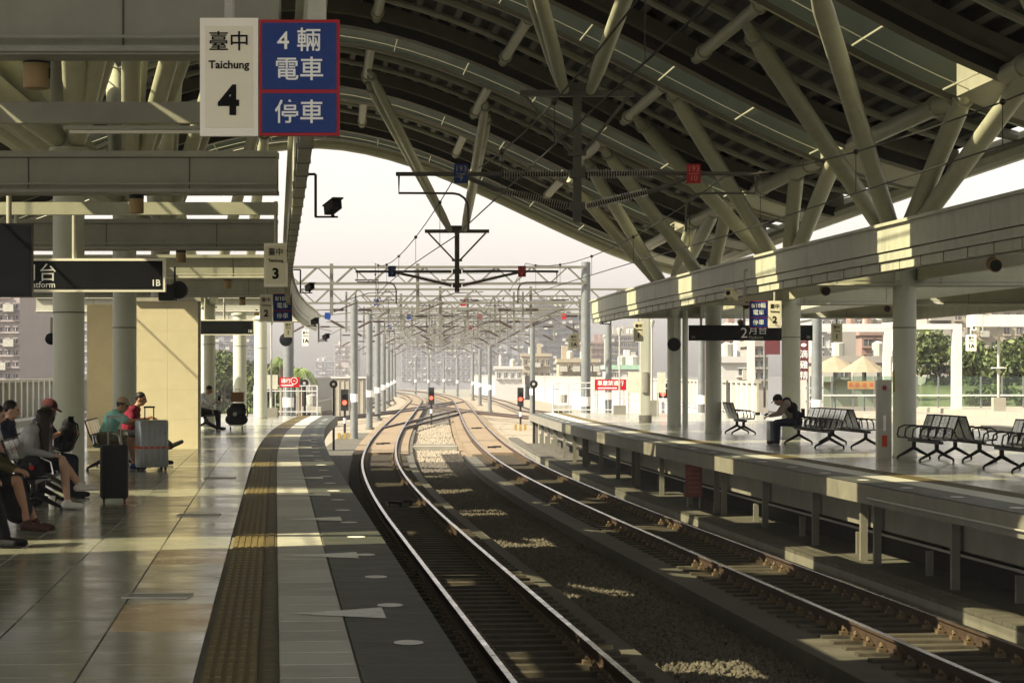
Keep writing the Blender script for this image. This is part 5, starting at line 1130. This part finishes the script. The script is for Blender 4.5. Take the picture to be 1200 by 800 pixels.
building('hazy grey apartment tower behind the gantries', 562, 638, 376, 640, 'bld_grey', 12, 11, 30, (.6, .5))
building('dark grey glass tower right of centre', 625, 662, 352, 560, 'bld_dark', 7, 14, 26, (.7, .6))
building('tall slim dark tower joined to the glass tower', 660, 684, 372, 560, 'bld_dark', 5, 12, 26, (.7, .6))
building('long hazy mass of flats behind the left poles', 470, 563, 385, 760, 'bld_grey', 16, 9, 30, (.6, .5))
building('brownish block behind the tall catenary pole', 684, 712, 402, 480, 'bld_brick', 6, 6, 22, (.5, .5))
building('grey flats with strip balconies left of the far pillar', 713, 748, 393, 420, 'bld_conc', 7, 7, 20, (.75, .5))
building('cream workshop with flat roof behind the right parapet', 612, 645, 417, 330, 'bld_tan', 5, 2, 16, (.5, .4))
building('small pale blue shed on the skyline right of the tracks', 580, 612, 432, 300, 'bld_white', 4, 1, 12, (.4, .4))
building('cream low house with water tanks behind the railing', 655, 700, 424, 260, 'bld_tan', 6, 2, 14, (.5, .4))
building('tan house with pitched green roof beyond the railing', 712, 748, 432, 220, 'bld_white', 5, 1, 12, (.5, .4), roofm='roof_green')
building('white flats with red shutters left of the platform 2 sign', 838, 872, 395, 200, 'bld_brick', 3, 3, 14, (.5, .45))
building('white canopy-fronted house behind the short bench', 846, 880, 424, 150, 'bld_white', 2, 1, 10, (.7, .3))
building('grey flats above the white house', 879, 900, 405, 170, 'bld_conc', 2, 3, 12, (.6, .5))
building('bright white apartment block behind sign 1', 958, 1012, 372, 190, 'bld_white', 5, 4, 16, (.25, .55))
building('brick-fronted shop building behind the white frames', 1010, 1040, 392, 170, 'bld_brick', 2, 3, 14, (.7, .4))
building('weathered concrete flats with laundry balconies', 1086, 1115, 358, 165, 'bld_conc', 2, 5, 14, (.7, .35), win='bld_brick', balcony=True)
building('white building block behind the weathered flats', 1060, 1088, 360, 230, 'bld_white', 3, 5, 14, (.4, .5))
building('yellowish apartment block above the trees at the right', 1115, 1230, 345, 240, 'bld_tan', 8, 6, 18, (.4, .45))
building('low row of shops with dark eaves behind the hunched man', 958, 1045, 424, 140, 'bld_conc', 7, 1, 10, (.7, .5))
for px, D, r, lab in ((978, 134, 1.9, 'wide tan awning over the shops behind the benches'), (1012, 132, 1.4, 'second tan awning over the shops')):
    p = at(px, 436, D); t = thing('market_awning', lab, 'awning', p); b = MB(); n = 12; vs = [(0, 0, .9)] + [(r * math.cos(2 * PI * k / n), r * math.sin(2 * PI * k / n), 0) for k in range(n)]; b.add(vs, [(0, k + 1, (k + 1) % n + 1) for k in range(n)]); b.build('cloth', 'awning', t); b = MB(); b.cyl((0, 0, p.z * 0 - 10 - p.z), (0, 0, .8), .08, None, 8); b.build('mast', 'galv', t)
p = at(942, 422, 96); t = thing('shop_banner', 'tall plum shop banner with white characters', 'banner', p); b = MB(); b.box((0, 0, 0), (.36, .04, 1.55)); b.build('cloth', 'plum', t)
for k, s in enumerate('滴雞精'): text(s, .34, 'ink_white', t, (0, -.03, .22 - .42 * k))
b = MB(); b.ball((0, -.03, .60), .09, 8, 6, sc=(1.2, .15, .8)); b.build('emblem', 'ink_white', t); b = MB(); b.cyl((.16, .06, -2.9), (.16, .06, .8), .04, None, 8); b.build('pole', 'galv', t)
p = at(905, 407, 97); t = thing('plum_hoarding', 'plain plum hoarding left of the column', 'sign', p); b = MB(); b.box((0, 0, 0), (.62, .04, .56)); b.build('board', 'plum', t); b = MB(); b.cyl((-.3, .05, -2.4), (-.3, .05, .3), .05, None, 8); b.build('pole', 'galv', t)

# ------------------------------------------------------------------ trees
def leafcloud(blobs, n, size, m1, m2, parent):
    for m, frac in ((m1, .6), (m2, .4)):
        k = int(n * frac); vs = np.zeros((k, 4, 3)); wts = np.array([bb[1] ** 2 for bb in blobs]); wts = wts / wts.sum(); idx = RNG.choice(len(blobs), k, p=wts)
        d = RNG.normal(size=(k, 3)); d /= np.linalg.norm(d, axis=1)[:, None]; rr = RNG.random(k) ** .45
        cen = np.array([bb[0] for bb in blobs])[idx]; R = np.array([bb[1] for bb in blobs])[idx]; c = cen + d * (R * rr)[:, None] * np.array([1, 1, .8])
        a = RNG.normal(size=(k, 3)); a /= np.linalg.norm(a, axis=1)[:, None]; b_ = np.cross(a, RNG.normal(size=(k, 3))); b_ /= np.linalg.norm(b_, axis=1)[:, None]; s = size * (.6 + .8 * RNG.random(k))[:, None]
        vs[:, 0] = c - a * s; vs[:, 1] = c + b_ * s * .45; vs[:, 2] = c + a * s; vs[:, 3] = c - b_ * s * .45
        me = bpy.data.meshes.new('leaves'); me.from_pydata(vs.reshape(-1, 3).tolist(), [], [(4 * i, 4 * i + 1, 4 * i + 2, 4 * i + 3) for i in range(k)]); me.materials.append(MATS[m]); link('crown', me, parent)
def tree(px, D, ytop, rad, label, n=7000, ybot=470, size=.19):
    p = at(px, ytop, D); t = thing('leafy_tree', label, 'tree', (p.x, D, -10)); H = p.z + 10
    b = MB(); b.rings([((0, 0, 0), .32), ((.1, 0, H * .35), .24), ((-.1, .1, H * .6), .16), ((0, 0, H * .85), .06)], 9); b.build('trunk', 'bark', t, True)
    blobs = []
    for k in range(13):
        a = random.random() * 6.28; rr = rad * random.uniform(.2, .8); z = H - random.uniform(.9, 1.9 * rad); c = V(rr * math.cos(a), rr * math.sin(a), z); blobs.append((tuple(c), random.uniform(.32, .55) * rad))
        b = MB(); b.rings([((0, 0, H * .5), .12), (c * .5 + V(0, 0, H * .3), .08), (c, .03)], 6); b.build('limb', 'bark', t, True)
    leafcloud(blobs, n * 2, size, 'leaf_a', 'leaf_b', t)
tree(1092, 138, 438, 1.3, 'low green tree left of the white frame leg', 4000)
tree(1130, 140, 392, 3.4, 'green tree behind the sign 1A', 8000); tree(1172, 138, 386, 3.6, 'broad green tree right of the lamp post', 9000); tree(1205, 132, 398, 3.2, 'green tree at the right picture edge', 6000)
tree(258, 170, 405, 2.6, 'bright green tree between the left columns', 6000); tree(270, 200, 418, 2.6, 'lower green tree between the left columns', 4000); tree(316, 150, 418, 2.2, 'green tree behind the last near column', 3500)
def palm(px, D, ytop, label):
    p = at(px, ytop, D); t = thing('palm_tree', label, 'tree', (p.x, D, -10)); H = p.z + 10 - .8
    b = MB(); b.rings([((0, 0, 0), .28), ((.1, 0, H * .5), .2), ((0, 0, H), .16)], 10); b.build('trunk', 'bark', t, True)
    for k in range(18):
        a = 2 * PI * k / 18 + random.uniform(-.2, .2); L = random.uniform(.85, 1.35); el = random.uniform(.1, 1.1); b = MB(); spine = []
        for i in range(9):
            u = i / 8; spine.append(V(math.cos(a) * L * u * math.cos(el) * 1.0, math.sin(a) * L * u * math.cos(el), H + L * (math.sin(el) * u - 1.15 * u * u)))
        for i in range(1, 9):
            d = (spine[i] - spine[i - 1]).normalized(); s_ = d.cross(V(0, 0, 1)).normalized(); w = .34 * math.sin(PI * min(.95, i / 8 * .9 + .08))
            for sg in (-1, 1):
                for q in (0, .33, .66):
                    o = spine[i - 1].lerp(spine[i], q); e = o + s_ * sg * w + d * .15 - V(0, 0, .16); b.add([o, o + d * .045, e], [(0, 1, 2)])
        b.tube(spine, .012, 4); b.build('frond', 'leaf_palm', t)
palm(352, 130, 416, 'palm tree below the sign 1A at the near platform end'); palm(330, 140, 406, 'palm tree half hidden behind the pole at the near platform end')
b = MB(); b.add([(x, y, z) for x, y, z in [(at(1050, 440, 112).x, 112, -.4), (at(1260, 440, 112).x, 112, -.4), (at(1260, 440, 125).x, 125, 1.0), (at(1050, 440, 125).x, 125, 1.0)]], [(0, 1, 2, 3)]); struct('grass_bank', b, 'grass')
blobs = [((at(1090 + 9 * k, 450, 118).x, 118 + random.uniform(-3, 3), random.uniform(.0, .6)), random.uniform(.5, .9)) for k in range(5, 16)]
t = thing('hedge', 'row of low shrubs behind the glass fence', 'hedge', (0, 0, 0)); leafcloud(blobs, 6000, .16, 'leaf_b', 'leaf_a', t)

# ------------------------------------------------------------------ haze in the air
hb = MB(); hb.box((0, 420, 42), (2000, 960, 106))
hz = bpy.data.materials.new('haze'); hz.use_nodes = True; n = hz.node_tree.nodes; n.clear(); ho = n.new('ShaderNodeOutputMaterial'); pv = n.new('ShaderNodeVolumePrincipled')
pv.inputs['Color'].default_value = (.94, .93, .94, 1); pv.inputs['Density'].default_value = .00042; pv.inputs['Anisotropy'].default_value = .2
hz.node_tree.links.new(pv.outputs[0], ho.inputs['Volume']); MATS['haze'] = hz
HAZE = True
if HAZE: tag(hb.build('haze', 'haze'), 'pale haze in the air over the far tracks', 'haze', kind='stuff')

# bake the remeshed bodies and clothes
dg = bpy.context.evaluated_depsgraph_get(); dg.update()
for o in PENDING:
    me = bpy.data.meshes.new_from_object(o.evaluated_get(dg)); nm = o.data.name; old = o.data
    o.modifiers.clear(); o.data = me
